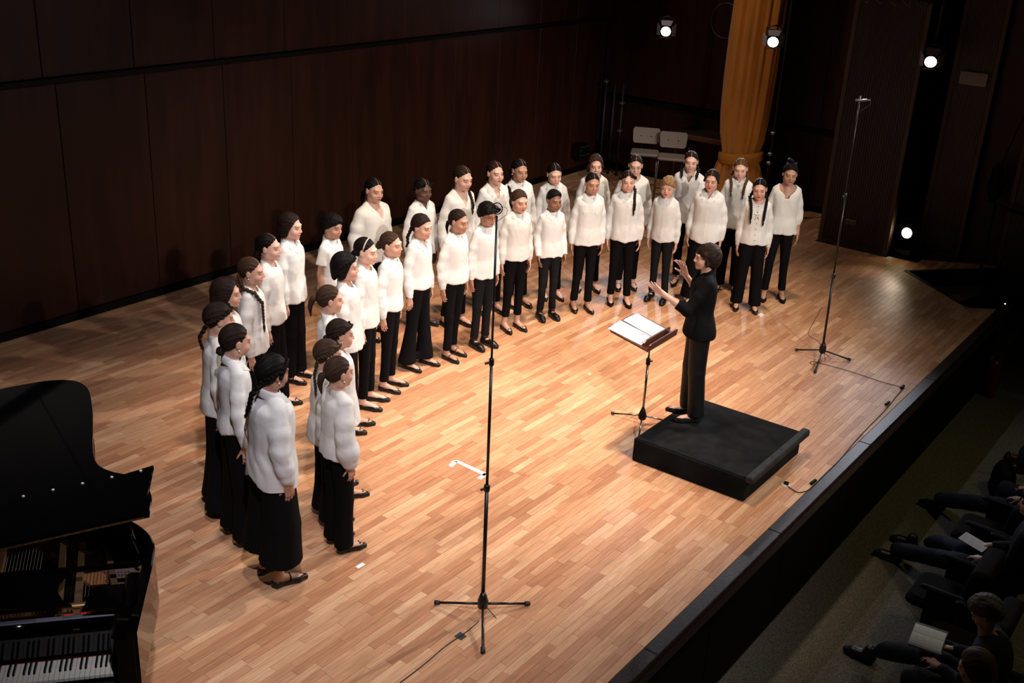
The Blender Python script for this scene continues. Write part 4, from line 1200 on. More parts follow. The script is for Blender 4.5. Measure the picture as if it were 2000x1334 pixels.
# ceiling (dark) and stalls
tag(MB().box((-3, -6, 8.8), (17, 10.2, 8.95)).build('ceiling', BLACKPAINT), kind='structure')
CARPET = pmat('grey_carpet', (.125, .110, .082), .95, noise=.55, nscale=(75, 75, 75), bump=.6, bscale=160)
tag(MB().box((1.0, -4.5, -1.05), (16.3, 2.56, -.95)).build('floor_stalls', CARPET), kind='structure')
# stair well beside the stage
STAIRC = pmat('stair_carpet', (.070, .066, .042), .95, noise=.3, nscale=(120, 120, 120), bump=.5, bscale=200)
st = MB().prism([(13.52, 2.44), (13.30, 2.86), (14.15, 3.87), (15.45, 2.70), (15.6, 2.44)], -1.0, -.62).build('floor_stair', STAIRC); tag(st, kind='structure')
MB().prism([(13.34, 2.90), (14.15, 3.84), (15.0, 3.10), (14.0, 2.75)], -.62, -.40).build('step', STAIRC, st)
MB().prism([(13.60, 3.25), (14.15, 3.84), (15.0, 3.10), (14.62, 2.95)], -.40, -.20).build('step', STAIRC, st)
m = MB()
for A_, B_ in (((13.31, 2.86), (14.15, 3.87)), ((14.15, 3.87), (15.45, 2.70)), ((13.50, 2.60), (13.31, 2.86))):
    a = Vector((*A_, 0)); b_ = Vector((*B_, 0)); d_ = (b_ - a).normalized(); n_ = Vector((-d_.y, d_.x, 0)) * .025
    m = MB().add([a - n_ + Vector((0, 0, -.16)), a + n_ + Vector((0, 0, -.16)), b_ + n_ + Vector((0, 0, -.16)), b_ - n_ + Vector((0, 0, -.16)), a - n_ + Vector((0, 0, .006)), a + n_ + Vector((0, 0, .006)), b_ + n_ + Vector((0, 0, .006)), b_ - n_ + Vector((0, 0, .006))],
                 [(0, 3, 2, 1), (4, 5, 6, 7), (0, 1, 5, 4), (1, 2, 6, 5), (2, 3, 7, 6), (3, 0, 4, 7)])
    tag(m.build('trim_4', BLACKPAINT), kind='structure')
LAMPGLOW = pmat('step_light_glow', (1, .7, .3), .5, emit=(1, .62, .22), estr=9)
for i, (px, z) in enumerate((((1859, 567), -.39), ((1806, 545), -.19), ((1963, 594), -.10))):
    g = on_z(px, z); t = empty('step_light', g, 0, ('small amber step light in the middle of the stair well', 'faint small step light nearest the stage corner', 'amber light on top of the wooden post beside the stairs')[i], 'light', 'stair lights')
    MB().box((-.045, -.035, -.012), (.045, .035, .004), bev=.003).build('housing', pmat('light_housing', (.05, .03, .02), .4), t)
    if i != 1: MB().sphere((0, 0, .004), (.012, .009, .006), 8, 4).build('bulb', LAMPGLOW, t, True)
    else: MB().sphere((0, 0, .004), (.013, .010, .006), 8, 4).build('bulb', pmat('dim_glow', (.9, .6, .4), .5, emit=(1, .55, .3), estr=.8), t, True)
# wooden post wall and extinguisher beside the stairs
g = on_z((1963, 594), -.10)
tag(MB().box((g.x - .45, g.y - .10, -.95), (g.x + .10, g.y + .05, -.115), bev=.01).build('stair_post', pmat('reddish_wood', (.075, .030, .020), .22, noise=.3, nscale=(6, 6, 30))), 'polished reddish wooden post block beside the stairs', 'post')
e = on_z((1942, 720), -.6); ex = empty('fire_extinguisher', (e.x, e.y, -.95), 0, 'dim red fire extinguisher standing at the foot of the wooden post', 'extinguisher')
RED = pmat('dim_red', (.16, .012, .010), .3)
MB().lathe([(.075, 0), (.08, .02), (.08, .38), (.06, .44), (.03, .47)], 16).build('cylinder', RED, ex, True)
MB().lathe([(.02, .47), (.022, .52), (.012, .54)], 10).tube([(0, 0, .52), (.08, 0, .55), (.12, 0, .53)], .008, 6).build('valve', BLACKPAINT, ex, True)

# ================================================================ furniture and gear
# conductor's podium
pod = empty('podium', (7.83, 3.40, 0), 0, 'low black carpet-covered podium the conductor stands on', 'podium')
PODM = pmat('podium_carpet', (.0055, .0055, .0055), .95, 0, .08, noise=.5, nscale=(5, 5, 5), bump=.5, bscale=150)
MB().box((-.545, -.52, 0), (.53, .50, .205), bev=.008).build('base', PODM, pod)
MB().box((-.53, -.50, .205), (.525, .49, .2105)).build('top_cloth', pmat('podium_top', (.0075, .0075, .0078), .95, 0, .08, noise=.5, nscale=(7, 7, 7), bump=.6, bscale=120), pod)
lip = MB().box((-.55, -.575, .17), (.58, -.505, .232), bev=.01)
lip.build('edge_lip', pmat('podium_lip', (.016, .016, .016), .7, 0, .2, noise=.5, nscale=(20, 20, 20)), pod)

def mic_stand(x, y, legs, label, spider=True, top=(0, 0)):
    sk = lambda z: (top[0] * z / 2.66, top[1] * z / 2.66)
    t = empty('microphone_stand', (x, y, 0), 0, label, 'microphone stand', 'tall microphone stands')
    BM = pmat('stand_black', (.010, .010, .010), .32, .3); RB = pmat('stand_rubber', (.014, .014, .014), .7)
    MB().tube([(*sk(.05), .05), (*sk(.92), .92)], .0125, 10).build('lower_tube', BM, t, True)
    MB().tube([(*sk(.90), .90), (*sk(1.75), 1.75)], .0095, 10).build('middle_tube', BM, t, True)
    MB().tube([(*sk(1.73), 1.73), (*sk(2.62), 2.62)], .0072, 8).build('upper_tube', BM, t, True)
    MB().lathe([(.02, .05), (.034, .06), (.036, .11), (.026, .14), (.016, .17)], 12).build('hub', BM, t, True)
    for z, r in ((.90, .020), (1.73, .016)):
        c = MB().lathe([(r * .7, z - .025), (r, z - .02), (r, z + .02), (r * .7, z + .025)], 10, Matrix.Translation((*sk(z), 0))).build('clutch', BM, t, True)
        MB().tube([(sk(z)[0], sk(z)[1], z), (sk(z)[0] - .045, sk(z)[1] + .012, z)], .008, 8).build('knob', RB, c, True)
    for dx, dy in legs:
        MB().tube([(0, 0, .085), (dx * .93, dy * .93, .022)], .0085, 8).build('leg', BM, t, True)
        MB().tube([(dx * .90, dy * .90, .024), (dx, dy, .018)], .0155, 8).build('foot_cap', RB, t, True)
    tx, ty = sk(2.66); O = lambda pts: [(p[0] + tx, p[1] + ty, p[2]) for p in pts]
    if spider:
        MB().tube(O([(.018 * math.cos(a), -.024 * math.cos(a), 2.662 + .034 * math.sin(a)) for a in np.linspace(0, 2 * PI, 17)]), .0034, 6, False).build('shock_mount', BM, t, True)
        MB().tube(O([(-.014, .008, 2.674), (.012, -.012, 2.652)]), .012, 10).build('microphone', BM, t, True)
        MB().tube(O([(.012, -.014, 2.672), (.028, -.038, 2.674), (.036, -.050, 2.655), (.030, -.042, 2.625), (.012, -.018, 2.60), (0, 0, 2.585)]), .0015, 5).build('cable_loop', BM, t, True)
    else:
        MB().tube(O([(-.03, .03, 2.66), (.05, -.05, 2.665)]), .012, 8).tube(O([(0, 0, 2.62), (0, 0, 2.70)]), .008, 8).build('microphone', pmat('mic_grey', (.12, .12, .11), .4, .7), t, True)
        MB().tube(O([(.02, -.02, 2.66), (.08, -.07, 2.665), (.09, -.08, 2.62), (.05, -.045, 2.585), (.0, 0, 2.53)]), .0022, 5).build('cable_loop', BM, t, True)
    # cable clipped to the tube
    MB().tube([(sk(2.5 - i * .12)[0] + .010 + .003 * math.sin(i), sk(2.5 - i * .12)[1] + .012, 2.5 - i * .12) for i in range(21)] + [(.03, 0, .05), (.02, -.10, .006)], .0028, 5).build('cable', pmat('thin_cable', (.012, .010, .010), .5), t, True)
    return t
m1 = on_z((942, 1200)); legs1 = [on_z(p) - m1 for p in ((849, 1181), (1034, 1183), (943, 1279))]
mic_stand(m1.x, m1.y, [(v.x, v.y) for v in legs1], 'tall black microphone stand with round shock mount, nearest the camera on the wooden floor', True, (lambda q: (q.x - m1.x, q.y - m1.y))(on_z((971, 408), 2.66)))
m2 = on_z((1604, 698)); legs2 = [on_z(p) - m2 for p in ((1553, 686), (1661, 706), (1591, 730))]
mic_stand(m2.x, m2.y, [(v.x, v.y) for v in legs2], 'tall thin microphone stand near the stage edge, right of the conductor', False, (lambda q: (q.x - m2.x, q.y - m2.y))(on_z((1679, 196), 2.66)))

def cable(name, pts_px, r, label, z=.006, cat='cable', mat=None, sub=3):
    P3 = [on_z(p, z) for p in pts_px]
    # smooth
    out = []
    for i in range(len(P3) - 1):
        p0 = P3[max(i - 1, 0)]; p1 = P3[i]; p2 = P3[i + 1]; p3 = P3[min(i + 2, len(P3) - 1)]
        for k in range(sub):
            t = k / sub; out.append(.5 * ((2 * p1) + (p2 - p0) * t + (2 * p0 - 5 * p1 + 4 * p2 - p3) * t * t + (3 * p1 - p0 - 3 * p2 + p3) * t ** 3))
    out.append(P3[-1])
    o = MB().tube(out, r, 6).build(name, mat or pmat('cable_black', (.010, .009, .009), .5), None, True)
    tag(o, label, cat); return o
cable('cable', [(936, 1212), (925, 1222), (905, 1238), (870, 1262), (825, 1300), (780, 1334), (755, 1352)], .0032, 'thin black cable running from the nearest microphone stand to the bottom of the picture')
cable('cable', [(1604, 700), (1590, 712), (1582, 708), (1590, 706), (1612, 712), (1650, 722), (1690, 735), (1730, 748), (1766, 757)], .003, 'thin black cable looping from the far microphone stand to the stage edge')
cable('cable', [(1606, 600), (1583, 640), (1580, 655), (1600, 668), (1610, 690), (1612, 704)], .0022, 'fine brown cable curling on the floor behind the far stand', mat=pmat('brown_cable', (.08, .03, .02), .5))
cable('cable', [(1766, 757), (1752, 772), (1738, 790), (1722, 808), (1700, 830), (1670, 862), (1640, 898), (1610, 928), (1590, 948), (1580, 957), (1560, 962), (1545, 954), (1536, 948)], .0042, 'thicker black cable running along the stage edge to the floor socket')
g = on_z((1535, 947)); t = empty('floor_socket', (g.x, g.y, 0), .3, 'round pale floor socket near the stage edge, beside the podium', 'socket')
MB().lathe([(.045, 0), (.045, .003), (.036, .006)], 18).build('cover', pmat('pale_plastic', (.45, .42, .36), .4), t, True)
MB().box((-.01, -.02, .004), (.03, .02, .018), bev=.003).build('plug', BLACKPAINT, t)
for px, lab in (((1762, 758), 'black cable connector lying at the stage edge, farthest along'), ((1733, 790), 'small black plug joint on the edge cable'), ((1588, 944), 'small black junction clip where the cable bends to the socket')):
    g = on_z(px); a = .0 if px[0] > 1740 else -.05
    o = MB().box((-.045, -.012, 0), (.045, .012, .02), Matrix.Rotation(a, 4, 'Z'), bev=.004).build('cable_connector', BLACKPAINT); o.location = (g.x, g.y, .004); tag(o, lab, 'connector')

TAPE = pmat('white_tape', (.74, .74, .76), .6)
def tape(pts, lab, mat=TAPE):
    m = MB()
    for poly in pts:
        P3 = [on_z(p, 0) for p in poly]; m.prism([(p.x, p.y) for p in P3], .0008, .0016)
    tag(m.build('tape_mark', mat), lab, 'tape')
tape([[(884, 900), (894, 899), (952, 925), (946, 930)], [(884, 900), (894, 902), (883, 913), (876, 909)], [(946, 924), (953, 927), (940, 937), (931, 934)]], 'white bracket-shaped tape mark on the floor left of the tall stand')
tape([[(694, 1107), (708, 1099), (714, 1103), (700, 1111)]], 'small pale tape square in front of the nearest singers')
tape([[(1480, 615), (1487, 611), (1493, 615), (1486, 620)]], 'small white tape square near the farthest singers')
tape([[(1146, 729), (1152, 727), (1156, 732), (1150, 734)]], 'tiny faint tape spot in the middle of the floor', pmat('worn_tape', (.62, .42, .27), .7))
tape([[(887, 1243), (899, 1234), (912, 1243), (901, 1251)]], 'black tape square holding the cable beside the nearest stand', pmat('black_tape', (.02, .022, .022), .7))
tape([[(1728, 505), (1737, 499), (1747, 501), (1737, 508)]], 'white tape strip on the floor at the foot of the ribbed pier')

# music stand with desk and score
ms = on_z((1253, 828)); t = empty('music_stand', (ms.x, ms.y, 0), 0, 'wooden-topped conductor music stand on a chrome pole beside the podium', 'music stand')
CHR = pmat('dark_chrome', (.22, .20, .19), .22, 1.0); RB = pmat('stand_rubber', (.014, .014, .014), .7)
MB().tube([(0, 0, .06), (0, 0, .62)], .011, 10).build('lower_tube', CHR, t, True)
MB().tube([(0, 0, .60), (0, 0, .96)], .0085, 10).build('upper_tube', CHR, t, True)
c = MB().lathe([(.012, .575), (.019, .58), (.019, .635), (.012, .64)], 10).build('clutch', BLACKPAINT, t, True)
MB().tube([(0, 0, .61), (.03, -.025, .61)], .009, 8).build('knob', RB, c, True)
MB().lathe([(.018, .04), (.036, .06), (.034, .10), (.020, .14), (.014, .16)], 12).build('hub', BLACKPAINT, t, True)
for px in ((1194, 810), (1306, 826), (1246, 862)):
    g = on_z(px) - ms; MB().tube([(0, 0, .085), (g.x * .93, g.y * .93, .02)], .008, 8).build('leg', CHR, t, True)
    MB().tube([(g.x * .92, g.y * .92, .02), (g.x, g.y, .018)], .014, 8).build('foot_cap', RB, t, True)
MAH = pmat('mahogany_desk', (.085, .026, .014), .35, noise=.3, nscale=(10, 40, 10))
# desk: local u along the ledge, v up the desk. corner pixels at two heights
z0, z1 = .97, 1.06
pA = on_z((1266, 686), z0); pB = on_z((1322, 652), z0); pC = on_z((1184, 641), z1); pD = on_z((1248, 606), z1)
U = (pB - pA).normalized(); Vv = (pC - pA); Vv = (Vv - U * Vv.dot(U)).normalized(); NN = U.cross(Vv).normalized()
if NN.z < 0: NN = -NN
Lu = .50; Lv = (pC - pA).length
MD = Matrix((( U.x, Vv.x, NN.x, pA.x - ms.x), (U.y, Vv.y, NN.y, pA.y - ms.y), (U.z, Vv.z, NN.z, pA.z), (0, 0, 0, 1)))
dk = MB().prism([(0, 0), (Lu, 0), (Lu, Lv - .05), (Lu - .05, Lv), (.05, Lv), (0, Lv - .05)], -.012, 0, MD).build('desk', MAH, t)
MB().prism([(0, 0), (Lu, 0), (Lu - .005, .045), (Lu - .03, .055), (.03, .055), (.005, .045)], 0, .012, MD @ Matrix.Rotation(PI / 2, 4, 'X') @ Matrix.Translation((0, 0, -.012))).build('front_ledge', MAH, t)
MB().prism([(0.03, 0), (Lu - .01, 0), (Lu - .01, .03), (Lu - .04, .045), (.06, .045), (.03, .03)], 0, .010, MD @ Matrix.Translation((0, .075, 0)) @ Matrix.Rotation(PI / 2, 4, 'X')).build('inner_ledge', MAH, t)
MB().box((Lu * .35, Lv * .2, -.04), (Lu * .65, Lv * .8, -.012), MD, bev=.004).build('bracket', BLACKPAINT, t)
def paper_mat(name, col=(.50, .50, .55)):
    m = bpy.data.materials.new(name); m.use_nodes = True; N, L = nodes(m); b = N['Principled BSDF']
    tc = N.new('ShaderNodeTexCoord'); sp = N.new('ShaderNodeSeparateXYZ'); L.new(tc.outputs['Generated'], sp.inputs[0])
    M = lambda op, a, b_=None, c=None: math_node(N, L, op, a, b_, c)
    ln = M('GREATER_THAN', M('SINE', M('MULTIPLY', sp.outputs[1], 150.0)), .55)
    blk = M('GREATER_THAN', M('SINE', M('MULTIPLY', sp.outputs[1], 24.0)), -.35)
    mar = M('MULTIPLY', M('GREATER_THAN', sp.outputs[0], .16), M('LESS_THAN', sp.outputs[0], .86))
    mar2 = M('MULTIPLY', M('GREATER_THAN', sp.outputs[1], .12), M('LESS_THAN', sp.outputs[1], .86))
    nz = N.new('ShaderNodeTexNoise'); nz.inputs['Scale'].default_value = 40; L.new(tc.outputs['Generated'], nz.inputs['Vector'])
    f = M('MULTIPLY', M('MULTIPLY', M('MULTIPLY', ln, blk), M('MULTIPLY', mar, mar2)), M('MULTIPLY', nz.outputs['Fac'], .75))
    mx = N.new('ShaderNodeMix'); mx.data_type = 'RGBA'; L.new(f, mx.inputs['Factor']); mx.inputs['A'].default_value = (*col, 1); mx.inputs['B'].default_value = (.22, .22, .28, 1)
    L.new(mx.outputs['Result'], b.inputs['Base Color']); b.inputs['Roughness'].default_value = .7
    MATS[name] = m; return m
SCORE = paper_mat('printed_page')
def sheet(name, M_, w_, h_, th=.0015, mat=SCORE, bend=0):
    V = []; F = []; n = 6
    for i in range(n + 1):
        for j in range(2):
            x = w_ * i / n; z = bend * math.sin(PI * i / n); V += [tuple(M_ @ Vector((x, h_ * j, z))), tuple(M_ @ Vector((x, h_ * j, z + th)))]
    for i in range(n):
        a = i * 4; b = a + 4; F += [(a, a + 2, b + 2, b), (a + 1, b + 1, b + 3, a + 3), (a, b, b + 1, a + 1), (a + 2, a + 3, b + 3, b + 2)]
    F += [(0, 1, 3, 2), (n * 4, n * 4 + 2, n * 4 + 3, n * 4 + 1)]
    return obj(name, mesh_from(name, V, F, mat, False))
MW = Matrix.Translation((ms.x, ms.y, 0)) @ MD
s1 = sheet('sheet_music', MW @ Matrix.Translation((.025, .085, .001)) @ Matrix.Rotation(.05, 4, 'Z'), .225, .315, bend=.004); tag(s1, 'left-hand printed sheet of music lying on the wooden desk', 'sheet music')
s2 = sheet('sheet_music', MW @ Matrix.Translation((.240, .082, .006)) @ Matrix.Rotation(-.03, 4, 'Z'), .225, .315, bend=.004); tag(s2, 'right-hand printed sheet of music overlapping the other on the desk', 'sheet music')

# curtain: gathered ochre velvet, tied
cur = empty('curtain', (15.2, 6.85, 0), 0, 'tall ochre velvet curtain gathered with a sash, at the back right of the stage', 'curtain')
OCH = pmat('ochre_velvet', (.52, .18, .009), .85, noise=.18, nscale=(6, 6, 1.5), sheen=.3)
n = 120; zz = [.0, .2, .45, .66, .78, .86, .95, 1.1, 1.4, 1.9, 2.5, 3.3, 4.2, 5.5, 7.5]; hw = [.50, .47, .42, .35, .30, .285, .30, .34, .37, .385, .39, .385, .38, .38, .38]
V = []; F = []
for k, z in enumerate(zz):
    for i in range(n):
        a = 2 * PI * i / n; amp = .030 if k > 5 else .026
        rp = 1 + amp / .2 * (math.sin(a * 17 + .25 * math.sin(z * 1.3)) * .6 + .5 * math.sin(a * 7 + z * .35) + .35 * math.sin(a * 29 + z * .2))
        V.append((.13 * math.sin(a) * rp, hw[k] * math.cos(a) * (1 + (rp - 1) * .35) + .02 * math.sin(z), z))
for k in range(len(zz) - 1):
    for i in range(n): F.append((k * n + i, k * n + (i + 1) % n, (k + 1) * n + (i + 1) % n, (k + 1) * n + i))
obj('drape', mesh_from('drape', V, F, OCH, True), cur)
V = []; F = []
for k, (z, r) in enumerate(((.74, 1.03), (.76, 1.10), (.87, 1.12), (.90, 1.06))):
    for i in range(48):
        a = 2 * PI * i / 48; V.append((.165 * r * math.sin(a), .315 * r * math.cos(a), z + .05 * math.cos(a) * -1 + .03 * math.sin(a)))
for k in range(3):
    for i in range(48): F.append((k * 48 + i, k * 48 + (i + 1) % 48, (k + 1) * 48 + (i + 1) % 48, (k + 1) * 48 + i))
obj('sash', mesh_from('sash', V, F, pmat('ochre_sash', (.54, .195, .012), .8), True), cur)

# bar stools
def stool(px, zs, lab):
    g = on_z(px, zs); t = empty('bar_stool', (g.x, g.y, 0), math.radians(-62), lab, 'stool', 'pale bar stools at the back')
    UP = pmat('taupe_pad', (.21, .165, .135), .75); CH = pmat('stool_steel', (.16, .14, .13), .35, .9)
    m = MB(); m.box((-.21, -.19, zs - .03), (.21, .19, zs + .012), bev=.02); m.build('seat', UP, t, False)
    V = []; 
    b_ = MB(); nn = 8
    Mx = Matrix.Translation((0, .205, zs + .09)) @ Matrix.Rotation(math.radians(-9), 4, 'X')
    b_.prism([(-.17, 0), (.17, 0), (.195, .03), (.205, .20), (.18, .235), (-.18, .235), (-.205, .20), (-.195, .03)], -.016, .016, Mx @ Matrix.Rotation(PI / 2, 4, 'X'))
    bk = b_.build('backrest', UP, t)
    for s in (-1, 1): MB().sphere((0, 0, 0), .009, 8, 5).build('screw', BLACKPAINT, bk).location = Mx @ Vector((s * .075, -.018, .11))
    for s in (-1, 1):
        MB().tube([(s * .06, .15, zs - .03), (s * .06, .20, zs + .02), (s * .06, .215, zs + .16)], .011, 8).build('back_post', BLACKPAINT, t, True)
        for q in (-1, 1): MB().tube([(s * .17, q * .15, zs - .03), (s * .19, q * .17, zs - .05), (s * .205, q * .20, 0)], .0095, 8).build('leg', CH, t, True)
        MB().tube([(s * .197, -.19, .24), (s * .197, .19, .24)], .007, 6).build('footrest', CH, t, True)
    for q in (-1, 1): MB().tube([(-.197, q * .19, .22), (.197, q * .19, .22)], .007, 6).build('footrest', CH, t, True)
stool((1259, 297), .76, 'pale padded bar stool, left one of the pair, behind the girl with wire glasses')
stool((1312, 306), .76, 'pale padded bar stool, right one of the pair, next to the dark table')
# table behind
g = on_z((1385, 268), .86); tb = empty('table', (15.70, 7.55, 0), 0, 'dark wooden table between the bar stools and the curtain', 'table')
TW = pmat('table_wood', (.085, .030, .016), .4, noise=.3, nscale=(20, 6, 20))
MB().box((-.28, -.62, .90), (.28, .62, .94), bev=.005).build('tabletop', pmat('table_top', (.03, .018, .014), .3), tb)
MB().box((-.30, -.62, .87), (-.272, .62, .945), bev=.004).build('edge_board', TW, tb)
for sx in (-1, 1):
    for sy in (-1, 1): MB().tube([(sx * .22, sy * .52, .90), (sx * .24, sy * .54, 0)], .016, 8).build('leg', pmat('table_leg', (.06, .05, .045), .35, .8), tb, True)

# stage lamps on booms
GLOW = pmat('lamp_glow', (1, 1, 1), .5, emit=(.90, .95, 1.0), estr=40)
GLOWW = pmat('lamp_glow_warm', (1, 1, 1), .5, emit=(1.0, .80, .45), estr=22)
FIX = pmat('lamp_housing', (.012, .012, .013), .5, .2); DOOR = pmat('barn_door', (.30, .30, .36), .5, .2)
def lamp(p, aim, lab, glow=GLOW, r=.075, doors=True, pole=None, power=0, col=COOL, ang=50):
    p = Vector(p); d_ = (Vector(aim) - p).normalized(); t = empty('stage_lamp', p, 0, lab, 'stage lamp', 'lit stage lamps')
    q = d_.to_track_quat('Z', 'Y'); M4 = q.to_matrix().to_4x4()
    MB().lathe([(r * .5, -.26), (r * 1.05, -.22), (r * 1.2, -.02), (r * 1.22, .035), (r * 1.05, .04)], 16, M4).build('housing', FIX, t, True)
    MB().lathe([(r * .98, .041), (r * .98, .044)], 20, M4).build('lens', glow, t, True)
    MB().tube([tuple(M4 @ Vector((r * math.cos(a), r * math.sin(a), .046))) for a in np.linspace(0, 2 * PI, 21)], .006, 6, False).build('lens_ring', pmat('lens_ring', (.25, .16, .08), .3, .8), t, True)
    if doors:
        for k in range(4):
            a = k * PI / 2; R2 = M4 @ Matrix.Rotation(a, 4, 'Z') @ Matrix.Translation((0, r * 1.15, .045)) @ Matrix.Rotation(math.radians(-62), 4, 'X')
            MB().prism([(-r * .9, 0), (r * .9, 0), (r * 1.2, r * 1.5), (-r * 1.2, r * 1.5)], -.0015, .0015, R2).build('barn_door', DOOR, t)
    sd = q @ Vector((1, 0, 0)) * r * 1.35; up = Vector((0, 0, 1))
    MB().tube([sd, sd * 1.05 + up * .17, up * .20, -sd * 1.05 + up * .17, -sd], .009, 6).build('yoke', FIX, t, True)
    if pole: MB().tube([(pole[0], pole[1], .20), (pole[0], pole[1], pole[2] - p.z)], .02, 8).tube([(0, 0, .2), (pole[0], pole[1], .2)], .015, 6).build('boom', FIX, t, True)
    if power:
        l = spot('lamp_beam', tuple(p + d_ * .07), aim, power, col, ang, .6, .07)
    return t
lamp((14.95, 8.17, 2.50), (7.0, 4.6, .6), 'bright white barn-door lamp above the bar stools', pole=(.06, -.02, 7.5), power=300)
lamp((14.55, 6.30, 2.60), (6.6, 3.2, .3), 'bright white lamp just right of the ochre curtain', pole=(.06, -.04, 7.5), power=230)
lamp((14.30, 4.10, 2.64), (6.4, 2.6, .3), 'bright white lamp in the gap between the two ribbed piers', pole=(.06, .0, 7.5), power=220)
lamp((14.75, 4.10, .34), (7.0, 5.0, .9), 'warm glowing lamp low on a floor stand between the ribbed piers', glow=GLOWW, doors=False, r=.075, power=30, col=WARM, ang=70)
fs = empty('lamp_floor_stand', (14.78, 4.10, 0), 0, 'black floor stand and box under the low warm lamp', 'lamp stand')
MB().box((-.16, -.22, 0), (.20, .22, .03), bev=.004).build('base_plate', BLACKPAINT, fs)
MB().tube([(0, 0, .03), (0, 0, .22)], .02, 8).build('post', FIX, fs, True)
MB().box((-.10, -.10, .03), (.10, .10, .12), bev=.01).build('ballast', FIX, fs)
# boom pole right of curtain and rack of pipes in the corner
def pole(x, y, z0, z1, r, lab, nm='boom_pole', clamps=()):
    t = empty(nm, (x, y, 0), 0, lab, 'pole')
    MB().tube([(0, 0, z0), (0, 0, z1)], r, 8).build('tube', FIX, t, True)
    for z in clamps: MB().box((-.04, -.03, z - .02), (.04, .03, z + .02), bev=.006).build('clamp', pmat('steel', (.35, .35, .36), .35, .9), t)
    return t
pole(15.0, 6.30, 0, 7.5, .018, 'thin dark vertical boom pole just right of the curtain', clamps=(1.28, .85, .98))
pole(15.65, 9.55, 0, 1.55, .022, 'grey pipe in the dark corner, left of three', 'standing_pipe', (1.5,))
pole(15.65, 9.38, 0, 1.50, .022, 'grey pipe in the dark corner, middle of three', 'standing_pipe')
pole(15.65, 9.22, 0, 1.50, .022, 'grey pipe in the dark corner, right one of three', 'standing_pipe', (1.2, .75))
t = empty('wall_box', (15.3, 9.72, .38), 0, 'small dark equipment box with a metal handle in the back corner', 'equipment box')
MB().box((-.14, -.09, -.12), (.14, .09, .12), bev=.01).build('case', BLACKPAINT, t)
MB().box((-.12, -.10, .085), (.12, -.091, .092)).build('strip', pmat('steel', (.35, .35, .36), .35, .9), t)
MB().box((-.12, -.10, -.05), (.12, -.091, -.043)).build('strip', pmat('steel', (.35, .35, .36), .35, .9), t)
# cable loop on the wall beside the first lamp
o = MB().tube([(16.012, 7.75 + .24 * math.cos(a), 2.62 + .26 * math.sin(a)) for a in np.linspace(0, 2 * PI, 25)], .006, 6, False).build('hanging_cable_loop', pmat('loop_cable', (.10, .09, .085), .4), None, True)
tag(o, 'coiled cable loop hanging on the dark wall beside the first lamp', 'cable')
# wall fittings
v = empty('wall_vent', (15.155, 3.77, 2.38), 0, 'small pale rectangular emergency light fitting high on the ribbed pier', 'wall fitting')
MB().box((-.035, -.175, -.085), (.0, .175, .085), bev=.01).build('housing', pmat('pale_fitting', (.34, .29, .25), .5), v)
MB().box((-.040, -.145, -.058), (-.0355, .145, .058), bev=.001).build('lens', pmat('smoked_lens', (.20, .17, .15), .35), v)
for k in range(4): MB().box((-.043, -.14, -.045 + k * .025), (-.0405, .14, -.039 + k * .025)).build('slat', pmat('pale_fitting', (.34, .29, .25), .5), v)
o = empty('wall_socket', (14.545, 4.82, .37), 0, 'small double wall socket low on the near ribbed pier', 'socket')
MB().box((-.012, -.075, -.036), (.0, .075, .036), bev=.004).build('plate', pmat('socket_plate', (.10, .07, .06), .4), o)
for s in (-1, 1): MB().box((-.016, s * .034 - .024, -.024), (-.0125, s * .034 + .024, .024), bev=.001).build('outlet', pmat('socket_face', (.05, .035, .03), .4), o)
# hand rail and hanging bag at far right
rl = empty('hand_rail', (15.0, 2.95, 0), 0, 'dark sloping hand rail at the right edge of the picture', 'rail')
MB().tube([(0, .30, .90), (0, .22, .88), (-.1, -1.6, .55)], .022, 8).build('rail', FIX, rl, True)
MB().tube([(0, .20, .87), (0, .20, -.6)], .018, 8).build('upright', FIX, rl, True)
MB().tube([(-.09, -1.4, .58), (-.09, -1.4, -.9)], .018, 8).build('upright', FIX, rl, True)
bg = empty('hanging_bag', (15.05, 3.20, 1.15), 0, 'black bag hanging from a strap against the plain brown wall', 'bag')
g_ = Grid(axis((-.12, .012), .12), axis((-.16, .012), .16), axis((-.32, .014), .32)); g_.ell((0, 0, -.05), (.07, .10, .20), .02); g_.ell((0, .02, .14), (.05, .07, .12), .03)
V, Q = g_.mesh(); obj('pouch', mesh_from('pouch', V, Q, BLACKPAINT), bg)
MB().tube([(0, .0, .2), (.02, -.1, .7), (.03, -.25, 1.3), (.03, -.5, 2.3)], .008, 6).build('strap', BLACKPAINT, bg, True)
rg = empty('rigging_bar', (14.3, 4.2, 3.30), 0, 'dark rigging with cable clutter hanging at the top edge of the picture', 'rigging')
MB().tube([(0, -.1, 0), (0, 1.0, .15)], .02, 8).build('bar', FIX, rg, True)
for k in range(5): MB().tube([(0, .05 + k * .18, .0), (-.03, .1 + k * .18, -.06), (.02, .17 + k * .18, -.02), (0, .22 + k * .18, .02)], .009, 6).build('cable', pmat('loop_cable', (.10, .09, .085), .4), rg, True)

